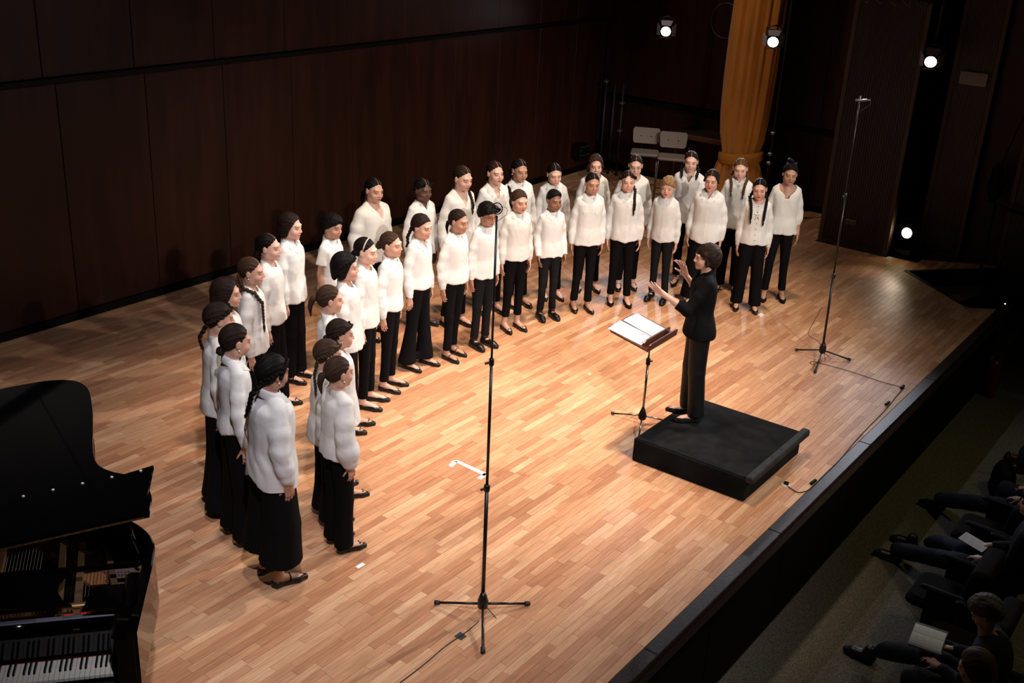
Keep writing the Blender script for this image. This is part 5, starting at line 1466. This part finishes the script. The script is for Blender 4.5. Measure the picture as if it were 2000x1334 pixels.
# ================================================================ grand piano
GL = pmat('piano_gloss', (.0012, .0012, .0014), .05, 0, .4)
K0 = Vector((2.57, 4.15, 0)); PU = Vector((.766, -.643, 0)); PW = Vector((.643, .766, 0))
PM = Matrix(((PU.x, PW.x, 0, K0.x), (PU.y, PW.y, 0, K0.y), (0, 0, 1, 0), (0, 0, 0, 1)))
pf = empty('grand_piano', (0, 0, 0), 0, 'glossy black grand piano with its lid half open, at the lower left of the stage', 'piano'); pf.matrix_world = PM
def catmull(pts, n=8):
    out = []
    for i in range(len(pts) - 1):
        p0 = np.array(pts[max(i - 1, 0)]); p1 = np.array(pts[i]); p2 = np.array(pts[i + 1]); p3 = np.array(pts[min(i + 2, len(pts) - 1)])
        for k in range(n):
            t = k / n; out.append(tuple(.5 * (2 * p1 + (p2 - p0) * t + (2 * p0 - 5 * p1 + 4 * p2 - p3) * t * t + (3 * p1 - p0 - 3 * p2 + p3) * t ** 3)))
    out.append(tuple(pts[-1])); return out
bent = [(.125, -.20), (.145, .10), (.165, .40), (.155, .60), (.06, .79), (-.08, .92), (-.17, 1.06), (-.215, 1.30), (-.245, 1.60), (-.285, 1.90), (-.34, 2.15), (-.45, 2.32), (-.65, 2.41), (-.95, 2.42), (-1.22, 2.36), (-1.34, 2.22), (-1.36, 2.0), (-1.36, -.20)]
outl = catmull(bent[:-1], 5) + [bent[-1]]
def ribbon(path, z0, z1, th, name, mat, parent, closed=False):
    P2 = [Vector((p[0], p[1])) for p in path]; V = []; F = []; n = len(P2)
    for i, p in enumerate(P2):
        t = (P2[min(i + 1, n - 1)] - P2[max(i - 1, 0)]).normalized(); nn = Vector((-t.y, t.x)) * th
        q = p + nn
        V += [(p.x, p.y, z0), (p.x, p.y, z1 - .006), (p.x + nn.x * .15, p.y + nn.y * .15, z1), (q.x - nn.x * .15, q.y - nn.y * .15, z1), (q.x, q.y, z1 - .006), (q.x, q.y, z0)]
    for i in range(n - 1):
        for j in range(6): F.append((i * 6 + j, (i + 1) * 6 + j, (i + 1) * 6 + (j + 1) % 6, i * 6 + (j + 1) % 6))
    F.append((5, 4, 3, 2, 1, 0)); F.append(tuple(range((n - 1) * 6, n * 6)))
    return obj(name, mesh_from(name, V, F, mat, False), parent)
ribbon(outl, .66, 1.0, .055, 'rim', GL, pf)
MB().prism([(p[0] * .97 - .02, p[1] * .985) for p in outl], .64, .68).build('bottom_board', BLACKPAINT, pf)
inner = [(p[0] * .93 - .045, p[1] * .96 + .03) for p in outl if p[1] > .12]
MB().prism(inner, .78, .80).build('soundboard', pmat('soundboard', (.26, .12, .045), .4, noise=.25, nscale=(60, 6, 6)), pf)
GOLD = pmat('iron_plate', (.34, .20, .105), .38, .75, noise=.2, nscale=(8, 8, 8)); PINK = pmat('plate_paint', (.38, .25, .23), .35, .6)
g_ = [(p[0] * .90 - .06, p[1] * .93 + .05) for p in outl if p[1] > .16]
pl = ribbon(catmull([(.06, .20), (.08, .42), (.05, .58), (-.06, .74), (-.20, .88), (-.30, 1.10), (-.36, 1.5), (-.42, 1.85), (-.52, 2.10), (-.72, 2.25), (-1.0, 2.27)], 6), .80, .845, .12, 'iron_plate', PINK, pf)
# plate struts, pin field, holes
MB().box((-1.30, .22, .815), (.07, .32, .845), bev=.008).build('pin_block', GOLD, pf)
for a, b_ in (((-.28, .12), (-.40, 1.5)), ((-.62, .12), (-.70, 2.15)), ((-.02, .30), (-.10, .72)), ((-.95, .12), (-.95, 2.2)), ((-.19, .06), (-.24, .80)), ((-1.2, .12), (-1.15, 2.1))):
    v_ = Vector((b_[0] - a[0], b_[1] - a[1])).normalized(); n_ = Vector((-v_.y, v_.x)) * .016
    MB().prism([(a[0] - n_.x, a[1] - n_.y), (a[0] + n_.x, a[1] + n_.y), (b_[0] + n_.x, b_[1] + n_.y), (b_[0] - n_.x, b_[1] - n_.y)], .85, .90).build('strut', GOLD, pf)
MB().box((-1.30, .170, .905), (.06, .192, .925), bev=.005).build('strut', pmat('gold_bar', (.55, .33, .13), .3, .8), pf)
m = MB()
for i in range(74):
    u = .03 - i * .0175
    if abs(u + .28) < .02 or abs(u + .62) < .02: continue
    for r_ in range(3): m.lathe([(.0032, .845), (.0032, .868)], 5, Matrix.Translation((u + r_ * .005, .235 + r_ * .026 + .012 * math.sin(i * .3), 0)))
tag(m.build('tuning_pins', pmat('steel_pin', (.5, .48, .45), .3, 1.0), pf), kind='stuff')
m = MB()
for i in range(74):
    u = .03 - i * .0175; ln = .45 + i * .024; a = .10 if i < 50 else -.25
    m.tube([(u, .33, .862), (u - a * ln * .5, min(.33 + ln, 2.15), .858)], .0011 if i < 50 else .0022, 4, False)
tag(m.build('strings', pmat('string_steel', (.40, .34, .28), .35, 1.0), pf), kind='stuff')
m = MB(); m.box((-1.28, .135, .84), (.04, .205, .855)); m.build('action_felt', pmat('red_felt', (.45, .03, .02), .9), pf)
for c, r in (((-.07, .66), .045), ((-.19, .80), .045), ((-.30, 1.0), .045)):
    MB().tube([(c[0] + r * math.cos(a), c[1] + r * math.sin(a), .85) for a in np.linspace(0, 2 * PI, 17)], .012, 6, False).build('plate_hole_rim', GOLD, pf, True)
MB().tube([(-.02 + .075 * math.cos(a), .52 + .032 * math.sin(a), .848) for a in np.linspace(0, 2 * PI, 21)], .003, 5, False).build('maker_oval', pmat('dark_cast', (.06, .04, .04), .5), pf, True)
ov = MB()
for k in range(8): ov.box((-.066 + k * .017, .511, .846), (-.056 + k * .017, .529, .850))
tag(ov.build('cast_lettering', pmat('dark_cast', (.06, .04, .04), .5), pf), kind='stuff')
# arms, fallboard, key bed
MB().box((.0, -.20, .62), (.125, .02, .985), bev=.02).build('cheek', GL, pf)
MB().box((.035, .0, .90), (.12, .32, 1.0), bev=.012).build('cheek', GL, pf)
MB().box((-1.36, -.20, .62), (-1.24, .05, .985), bev=.02).build('cheek', GL, pf)
MB().box((-1.36, -.20, .60), (.12, .06, .655), bev=.008).build('key_bed', GL, pf)
MB().box((.005, -.165, .66), (.05, .0, .745), bev=.005).build('key_block', GL, pf)
MB().box((-1.25, -.19, .655), (.05, -.162, .70), bev=.006).build('key_slip', GL, pf)
Mf = Matrix.Translation((0, .01, .74)) @ Matrix.Rotation(math.radians(14), 4, 'X')
MB().box((-1.24, 0, 0), (.04, .022, .17), Mf, bev=.006).build('fallboard', GL, pf)
MB().tube([(-1.24, .045, .915), (.04, .045, .915)], .014, 8).build('fallboard_edge', GL, pf, True)
MB().box((-1.24, .055, .915), (-.0, .085, .93), bev=.004).build('nameboard_rail', pmat('grey_rail', (.10, .10, .13), .35), pf)
WK = pmat('ivory_key', (.62, .60, .52), .25); BK = pmat('ebony_key', (.008, .008, .008), .25)
wkm = MB().box((0, -.150, .712), (.0222, .0, .733), bev=.002); wk_me = mesh_from('white_key', wkm.V, wkm.F, WK, False)
bkm = MB().prism([(0, -.095), (.0115, -.095), (.0115, 0), (0, 0)], .720, .735).add([(0, -.095, .735), (.0115, -.095, .735), (.0105, -.088, .746), (.001, -.088, .746), (0, 0, .735), (.0115, 0, .735), (.0105, 0, .746), (.001, 0, .746)], [(0, 1, 2, 3), (3, 2, 6, 7), (1, 5, 6, 2), (0, 3, 7, 4)])
bk_me = mesh_from('black_key', bkm.V, bkm.F, BK, False)
for i in range(52):
    o = obj('white_key', wk_me, pf); o.location = (-.0236 * (i + 1), 0, 0)
    # notes downward from C: pattern of sharps between white keys
    pat = (i % 7)     # 0=C,1=B,2=A,3=G,4=F,5=E,6=D  going left
    if pat in (1, 2, 3, 5, 6) and i < 51:
        o = obj('black_key', bk_me, pf); o.location = (-.0236 * (i + 1) - .0057, 0, 0)
MB().box((-1.235, -.0045, .7335), (-.001, -.002, .7355)).build('key_felt', pmat('red_felt', (.45, .03, .02), .9), pf)
# music desk lying above the tuning pins
MB().prism([(-1.22, .07), (-.20, .07), (-.25, .12), (-.285, .20), (-.285, .27), (-.26, .34), (-.24, .36), (-1.22, .36)], .985, 1.0).build('music_desk', GL, pf)
MB().prism([(-.15, .045), (.03, .03), (.05, .04), (.06, .235), (-.12, .225), (-.125, .15)], .972, .988).build('desk_wing', GL, pf)
MB().box((-1.25, .36, .99), (.10, .385, 1.02), bev=.006).build('cross_bar', GL, pf)
# legs and lid
for c in ((-.02, .0), (-1.22, .0), (-.85, 2.25)):
    MB().lathe([(.03, .02), (.035, .06), (.045, .10), (.055, .45), (.075, .64)], 14, Matrix.Translation((c[0], c[1], 0))).build('leg', GL, pf, True)
TH = math.radians(10)
ML = Matrix.Translation((-1.36, 0, 1.025)) @ Matrix.Rotation(-TH, 4, 'Y')
lidp = [(.03 + p[0] + 1.36, p[1]) for p in outl if p[1] > .36]
lidp = [(lidp[0][0], .35)] + lidp + [(0, .35)]
MB().prism(lidp, 0, .018, ML).build('lid', GL, pf)
fl = MB().prism([(0, .335), (1.535, .335), (1.555, .835), (1.37, .80), (1.37, .83), (0, .83)], .022, .040, ML).build('folded_front_lid', GL, pf)
MB().box((0, .338, .008), (1.53, .350, .036), ML).build('hinge', pmat('brass_hinge', (.45, .26, .10), .35, .9, noise=.5, nscale=(60, 60, 60)), pf)
for i in range(9): MB().sphere((0, 0, 0), (.009, .007, .006), 8, 4).build('buffer', pmat('pale_buffer', (.6, .52, .42), .5), fl, True).location = ML @ Vector((.25 + i * .155, .80, .042))
e0 = ML @ Vector((1.42, .42, 0)); MB().tube([e0, (.09, .50, 1.0)], .012, 8).build('lid_prop', GL, pf, True)

# ================================================================ conductor
def cloth_body(parts, mats, root, name, res, lo, hi, seed, amp=.004, clip=None):
    g = Grid(axis((lo[0], res), hi[0]), axis((lo[1], res), hi[1]), axis((lo[2], res), hi[2]))
    parts(g); X, Y, Z = g.all()
    if clip is not None: g.F = np.maximum(g.F, clip(X, Y, Z))
    g.F += (amp * waves(X, Y, Z, seed, 7, (12, 34), (4, 22))).astype(np.float32)
    V, Q = g.mesh(); return obj(name, mesh_from(name, V, Q, mats), root)
JC2 = joints()
JC2['el'][1] = np.array((.20, -.16, 1.06)); JC2['wr'][1] = np.array((.155, -.385, 1.185)); JC2['hf'][1] = np.array((-.05, -.80, .50)); JC2['hn'][1] = np.array((-.75, .1, .55))
JC2['el'][-1] = np.array((-.23, .02, 1.06)); JC2['wr'][-1] = np.array((-.24, -.13, 1.24)); JC2['hf'][-1] = np.array((-.02, -.35, .93)); JC2['hn'][-1] = np.array((.75, -.55, .1))
xs = axis((-.32, .012), (-.29, .0048), (-.16, .009), (-.105, .0045), (.105, .0048), (.25, .012), .29)
ys = axis((-.62, .0052), (-.30, .0052), (-.125, .0042), (-.055, .0075), .150)
zs = axis((-.012, .009), (.11, .024), (.96, .012), (1.12, .0050), (1.50, .0050), 1.625)
g = Grid(xs, ys, zs); torso_sdf(g); legs_sdf(g); arms_sdf(g, JC2, {1: 10, -1: 12}, {1: 5, -1: 9}); head_sdf(g, HC, None, False)
V, Q = g.mesh(); V = laplace(V, Q, 1, .25)
P = dict(HM=head_matrix(4, 3, 0), fat=1.06, hs=.98, stance=(0, .02), lean=(0, -.02), hc='dark', skin='light', hair=T(cap='cbob'), yaw=0)
smat = skin_mat('skin_light_dark', SKINS['light'][0], SKINS['light'][1], HAIRS['dark'])
cnd = obj('person', mesh_from('person', warp(V, P), Q, smat, True, {'rest': V - HC})); cnd['mouth'] = 0.0
tag(cnd, 'conductor in a black suit with short dark hair, arms raised, standing on the podium', 'person')
BS = cloth_mat('black_suit', (.0035, .0032, .0035), .8, .4, 12, .08); BT = cloth_mat('black_satin_trouser', (.004, .0035, .004), .5, .4, 10, .2)
g = Grid(axis((-.32, .0088), .32), axis((-.50, .0088), .21), axis((.74, .0088), 1.38)); X, Y, Z = g.all(); zz_ = g.zs
a = np.interp(zz_, ZT, WA)[None, None, :] + .018 - .016 * np.exp(-((zz_ - 1.02) / .08) ** 2)[None, None, :]; b_ = np.interp(zz_, ZT, WB)[None, None, :] + .018
hm = .028 * np.clip((.98 - zz_) / .15, 0, 1)[None, None, :]; a = a + hm; b_ = b_ + hm
g.F = ((np.power(np.power(np.abs(X / a), 2.3) + np.power(np.abs((Y - .006) / b_), 2.3), 1 / 2.3) - 1) * np.minimum(a, b_)).astype(np.float32)
for s in (-1, 1): g.seg((.020 * s, .020, 1.345), (.118 * s, .012, 1.290), .038, .050, .02)
g.F = np.maximum(np.maximum(g.F, Z - 1.36), .79 - Z)
for s, k in ((1, .42), (-1, .35)):
    S0, E0, W0 = JC2['sh'][s], JC2['el'][s], JC2['wr'][s]; en = E0 * (1 - k) + W0 * k; d_ = (en - E0) / np.linalg.norm(en - E0)
    t_ = Grid.__new__(Grid); t_.xs, t_.ys, t_.zs = g.xs, g.ys, g.zs; t_.F = np.full(g.F.shape, .5, np.float32)
    t_.chain([S0, S0 * .5 + E0 * .5, E0, en + d_ * .03], [.055, .052, .050, .044], .02)
    t_.F = np.maximum(t_.F, (X - en[0]) * d_[0] + (Y - en[1]) * d_[1] + (Z - en[2]) * d_[2])
    g.F = np.minimum(g.F, t_.F)
g.F += (.004 * waves(X, Y, Z, 77, 8, (12, 34), (6, 30))).astype(np.float32)
cyl = np.sqrt(X ** 2 + (Y - .012) ** 2) - .060
g.F = np.maximum(g.F, -np.maximum(cyl, (1.325 + .55 * (Y - .01)) - Z)); g.F = np.maximum(g.F, -np.maximum(np.abs(X) - (Z - 1.17) * .32, Y))
V, Q = g.mesh(); jk = warp_obj('blazer', V, Q, P, cnd, BS)
m = MB()
V, F = collar_mesh(.05, .05, .062); V = smooth_rows(push_out(g, V), 6); warp_obj('lapel', V, F, P, jk, BS, 0.0)
P['bottom'] = 'straight'
V, Q = trousers(P, 91); warp_obj('trousers', V * np.array([1.0, 1.0, 1]), Q, P, cnd, BT)
V, Q = shoe('flat'); warp_obj('shoe', V, Q, P, cnd, SUEDE); warp_obj('shoe', V * np.array([-1, 1, 1]), Q[:, ::-1].copy(), P, cnd, SUEDE)
common_head(P, cnd)
cp = on_z((1346, 815), .2105); cp = Vector((cp.x, cp.y, .212))
lo, hi = 1.2, 2.2
for _ in range(40):
    mm_ = (lo + hi) / 2
    if to_px((cp.x, cp.y, .21 + mm_))[1] > 472: lo = mm_
    else: hi = mm_
cnd.location = cp; sc_ = mm_ / 1.61; cnd.scale = (sc_,) * 3
fd = Vector((-.60, .80)); cnd.rotation_euler = (0, 0, math.atan2(fd.y, fd.x) + PI / 2)

# ================================================================ audience in the stalls
FZ = -.95
SEATM = pmat('seat_fabric', (.011, .009, .0085), .95, 0, .1); 
def seat(x, y, lab):
    t = empty('auditorium_seat', (x, y, FZ), 0, lab, 'seat', 'front row seats')
    g = Grid(axis((-.28, .016), .28), axis((-.32, .016), .05), axis((.40, .018), .98)); X, Y, Z = g.all()
    d = np.maximum(np.abs(X) - .20, 0); d2 = np.maximum(np.abs(Z - .64) - .16, 0); d3 = np.maximum(np.abs(Y + .20 + (Z - .6) * .15) - .025, 0)
    g.F = (np.sqrt(d * d + d2 * d2 + d3 * d3) - .05 + .0).astype(np.float32); V, Q = g.mesh(); obj('backrest', mesh_from('backrest', V, Q, SEATM), t)
    m = MB().box((-.23, -.20, .36), (.23, .26, .45), bev=.03).build('cushion', SEATM, t)
    for s in (-1, 1): MB().box((s * .27 - .02, -.22, .58), (s * .27 + .02, .16, .62), bev=.012).build('armrest', FIX, t)
    for s in (-1, 1): MB().box((s * .27 - .015, -.15, 0), (s * .27 + .015, .10, .58)).build('side_frame', FIX, t)
SX = [6.15, 6.74, 7.33, 7.92, 8.51, 9.10, 9.69, 10.28, 10.87, 11.46, 12.05]
for i, x in enumerate(SX):
    lab = ['seat under the viewer at the lower right corner', 'dark seat under the person reading a book', 'dark seat beside the reading person', 'empty dark seat with rounded back between two listeners', 'dark seat of the listener holding a programme', 'dark seat beyond the programme holder', 'dark seat of the listener with one leg outstretched', 'dark seat behind the black bag', 'dark seat next to the far listener', 'dark seat of the far listener in dark red shoes', 'last dark seat in the row'][i]
    seat(x, [.76, .78, 1.10, 1.38, 1.16, 1.38, 1.02, 1.02, 1.02, 1.02, 1.02][i], lab)
def sitter(x, y, lab, hair, hc, feet, knees, hands, top, legc, seed, headpitch=18, skin='light', shoec=(.01, .01, .01), lean=0.0):
    """seated figure facing the stage (local -Y turned to +Y)"""
    g = Grid(axis((-.36, .013), (-.10, .006), (.10, .013), .36), axis((-1.15, .014), (-.72, .010), (-.16, .006), (.04, .012), .20), axis((-.02, .014), (.95, .007), 1.34))
    hz = 1.14; hc_ = np.array((0, -.03 - lean, hz))
    R = head_matrix(0, headpitch)
    g.ell((0, .02 - lean * .5, .80), (.155, .105, .20), .04); g.ell((0, .03, .52), (.17, .13, .12), .04)
    g.seg((-.115, .0 - lean * .8, .925), (.115, .0 - lean * .8, .925), .045, .045, .03); g.seg((0, .0 - lean * .8, .93), hc_ - (0, -.02, .08), .055, .048, .02)
    head_sdf(g, hc_, R, False)
    for s in (-1, 1):
        hp = np.array((.09 * s, .0, .50)); kn = np.array(knees[s]); ft = np.array(feet[s])
        g.chain([hp, kn, ft + (0, .02, .08)], [.080, .048, .032], .02)
        g.seg(ft + (0, .03, .04), ft + (0, -.13, .03), .034, .028, .01)
        sh = np.array((.15 * s, .0 - lean * .8, .905)); wr = np.array(hands[s][0]); el = (sh + wr) / 2 + np.array((.06 * s, .06, -.13))
        g.chain([sh, el, wr], [.045, .036, .024], .015); hand(g, wr, hands[s][1], hands[s][2], s, 24, 4)
    V, Q = g.mesh(); V = laplace(V, Q, 1, .25)
    sm_ = skin_mat('skin_%s_%s' % (skin, hc), SKINS[skin][0], SKINS[skin][1], HAIRS[hc])
    rt = obj('person', mesh_from('person', V, Q, sm_, True, {'rest': (V - hc_) @ R})); rt['mouth'] = 0.0; tag(rt, lab, 'person')
    def jk_(g):
        g.ell((0, .02 - lean * .5, .78), (.185, .135, .24), .04); g.ell((0, .03, .56), (.19, .15, .12), .04)
        g.seg((-.12, .0 - lean * .8, .925), (.12, .0 - lean * .8, .925), .062, .062, .03)
        for s in (-1, 1):
            sh = np.array((.15 * s, .0 - lean * .8, .905)); wr = np.array(hands[s][0]); el = (sh + wr) / 2 + np.array((.06 * s, .06, -.13)); e2 = el * .15 + wr * .85
            g.chain([sh, el, e2], [.065, .055, .042], .02)
    cloth_body(jk_, top, rt, 'jacket', .013, (-.38, -.62, .42), (.38, .22, 1.02), seed, .006)
    def tr_(g):
        g.ell((0, .03, .52), (.19, .15, .12), .04)
        for s in (-1, 1):
            hp = np.array((.095 * s, .0, .50)); kn = np.array(knees[s]); ft = np.array(feet[s]) + (0, .02, .13)
            g.chain([hp, kn, ft], [.105, .082, .066], .02)
    cloth_body(tr_, legc, rt, 'trousers', .013, (-.42, -1.1, .02), (.42, .22, .68), seed + 1, .006)
    for s in (-1, 1):
        ft = np.array(feet[s]); sg_ = Grid(axis((ft[0] - .08, .008), ft[0] + .08), axis((ft[1] - .23, .008), ft[1] + .13), axis((-.005, .008), .16))
        sg_.seg(ft + (0, .03, .045), ft + (0, -.10, .035), .046, .044, .01); sg_.seg(ft + (0, -.10, .035), ft + (0, -.15, .028), .044, .032, .01); sg_.seg(ft + (0, .02, .06), ft + (0, .02, .10), .045, .045, .01)
        X, Y, Z = sg_.all(); sg_.F = np.maximum(sg_.F, -Z); V, Q = sg_.mesh(); obj('shoe', mesh_from('shoe', V, Q, pmat('shoe_%.3f' % shoec[0], shoec, .4)), rt)
    V, Q = cap(hair, 0.0); V2 = (R @ V.T).T + hc_; ho = obj('hair', mesh_from('hair', V2, Q, hair_mat('hair_' + hc, HAIRS[hc]), True, {'rest': V, 'strand': strand_attr(V)}), rt); ho['parting'] = 0.0
    rt.location = (x, y, FZ); rt.rotation_euler = (0, 0, PI)
    return rt
JK = cloth_mat('navy_coat', (.012, .013, .020), .85, .3); JN = cloth_mat('dark_jeans', (.014, .017, .030), .85, .4); GR = cloth_mat('grey_trouser', (.030, .028, .026), .85, .3); OL = cloth_mat('olive_trouser', (.028, .026, .018), .85, .3)
down = lambda s: (np.array((0.2 * -s, -.9, -.3)), np.array((0, .2, -1)))
def H(s, p, f=(0, -1, -.2), n=(0, 0, -1)): return (p, f, n)
feetx = lambda px, x, y: (on_z(px, FZ) - Vector((x, y, FZ)))
def LF(px, x, y):
    v = on_z(px, FZ); return (-(v.x - x), -(v.y - y), 0)
# reader with the book
x0_, y0_ = 6.76, .80
fA = LF((1690, 1290), x0_, y0_)
rd = sitter(x0_, y0_, 'grey-haired person in a dark coat bent over an open book', 'boy', 'grey', {1: (.14, -.42, 0), -1: (fA[0], fA[1] , 0)}, {1: (.13, -.44, .52), -1: (-.12, -.42, .56)},
       {1: ((.12, -.30, .68), (-.3, -1, .1), (-.2, .1, -1)), -1: ((-.10, -.28, .70), (.25, -1, .1), (.2, .1, -1))}, JK, GR, 210, 34, lean=.10)
# book
bk = empty('open_book', (6.84, 1.245, FZ + .73), .12, 'open book with printed cream pages held by the reader', 'book')
PG = paper_mat('book_page', (.50, .46, .40))
for s in (-1, 1):
    o = sheet('page_block', Matrix.Rotation(math.radians(8) * s, 4, 'Y') @ Matrix.Translation((0 if s > 0 else -.14, -.10, 0)), .14, .21, .012, PG, .008); o.parent = bk
MB().box((-.147, -.107, -.008), (.147, .107, -.001), bev=.001).build('cover', pmat('book_cover', (.06, .03, .025), .6), bk)
# nearest listener
sitter(6.14, .80, 'brown-haired listener in a white-collared olive outfit, at the bottom right edge', 'bob', 'mid', {1: (.1, -.45, 0), -1: (-.1, -.42, 0)}, {1: (.12, -.46, .50), -1: (-.10, -.46, .50)},
       {1: ((.06, -.36, .60), (-.5, -.8, 0), (0, .2, -1)), -1: ((-.06, -.36, .60), (.5, -.8, 0), (0, .2, -1))}, JK, OL, 230, 20)
# programme holder
x0_, y0_ = 8.48, 1.0
fA = LF((1742, 1092), x0_, y0_); fB = LF((1762, 1070), x0_, y0_)
sitter(x0_, y0_, 'listener in dark jeans with legs stretched out, holding a printed programme', 'boy', 'dark', {1: (fA[0] + .03, fA[1] + .02, 0), -1: (fB[0] - .06, fB[1] + .04, 0)}, {1: (.05, -.44, .44), -1: (-.12, -.45, .46)},
       {1: ((.14, -.26, .60), (-.3, -.9, -.2), (0, .2, -1)), -1: ((-.12, -.26, .60), (.2, -.9, -.2), (0, .2, -1))}, JK, JN, 250, 6)
pr = sheet('programme', Matrix.Translation((8.46, 1.30, FZ + .585)) @ Matrix.Rotation(-.18, 4, 'Z') @ Matrix.Rotation(math.radians(8), 4, 'X'), .15, .21, .002, paper_mat('programme_page', (.60, .58, .66)), .004); tag(pr, 'printed white concert programme held by the listener in jeans', 'programme')
# outstretched leg listener
x0_, y0_ = 9.70, 1.0
fA = LF((1822, 992), x0_, y0_)
sitter(x0_, y0_, 'listener in dark blue trousers with one leg outstretched, third from the bottom', 'bob', 'dark', {1: (fA[0] + .02, fA[1] + .04, 0), -1: (-.16, -.50, 0)}, {1: (.10, -.46, .44), -1: (-.14, -.44, .50)},
       {1: ((.14, -.26, .60), (-.3, -.9, -.2), (0, .2, -1)), -1: ((-.12, -.26, .60), (.2, -.9, -.2), (0, .2, -1))}, JK, JN, 270, 6)
bgx = on_z((1965, 905), FZ + .30)
bb = empty('black_bag', (10.72, 1.62, FZ), .4, 'black bag with a curved handle on the stalls floor near the right edge', 'bag')
g_ = Grid(axis((-.26, .016), .26), axis((-.16, .016), .16), axis((-.02, .016), .42)); g_.ell((0, 0, .17), (.20, .11, .20), .02); g_.ell((0, 0, .06), (.21, .12, .08), .04); V, Q = g_.mesh(); obj('body', mesh_from('body', V, Q, BLACKPAINT), bb)
MB().tube([(-.12 + .12 * (1 - math.cos(a)), 0, .33 + .13 * math.sin(a)) for a in np.linspace(0, PI, 12)], .010, 6).build('handle', BLACKPAINT, bb, True)
x0_, y0_ = 11.46, 1.0
fA = LF((1968, 800), x0_, y0_)
sitter(x0_, y0_, 'far listener wearing dark red shoes, at the right edge', 'bob', 'dark', {1: (.12, -.60, 0), -1: (-.10, -.62, 0)}, {1: (.10, -.44, .50), -1: (-.12, -.44, .50)},
       {1: ((.12, -.30, .60), (-.3, -.9, -.2), (0, .2, -1)), -1: ((-.10, -.30, .60), (.3, -.9, -.2), (0, .2, -1))}, JK, GR, 290, 6, shoec=(.09, .008, .010))
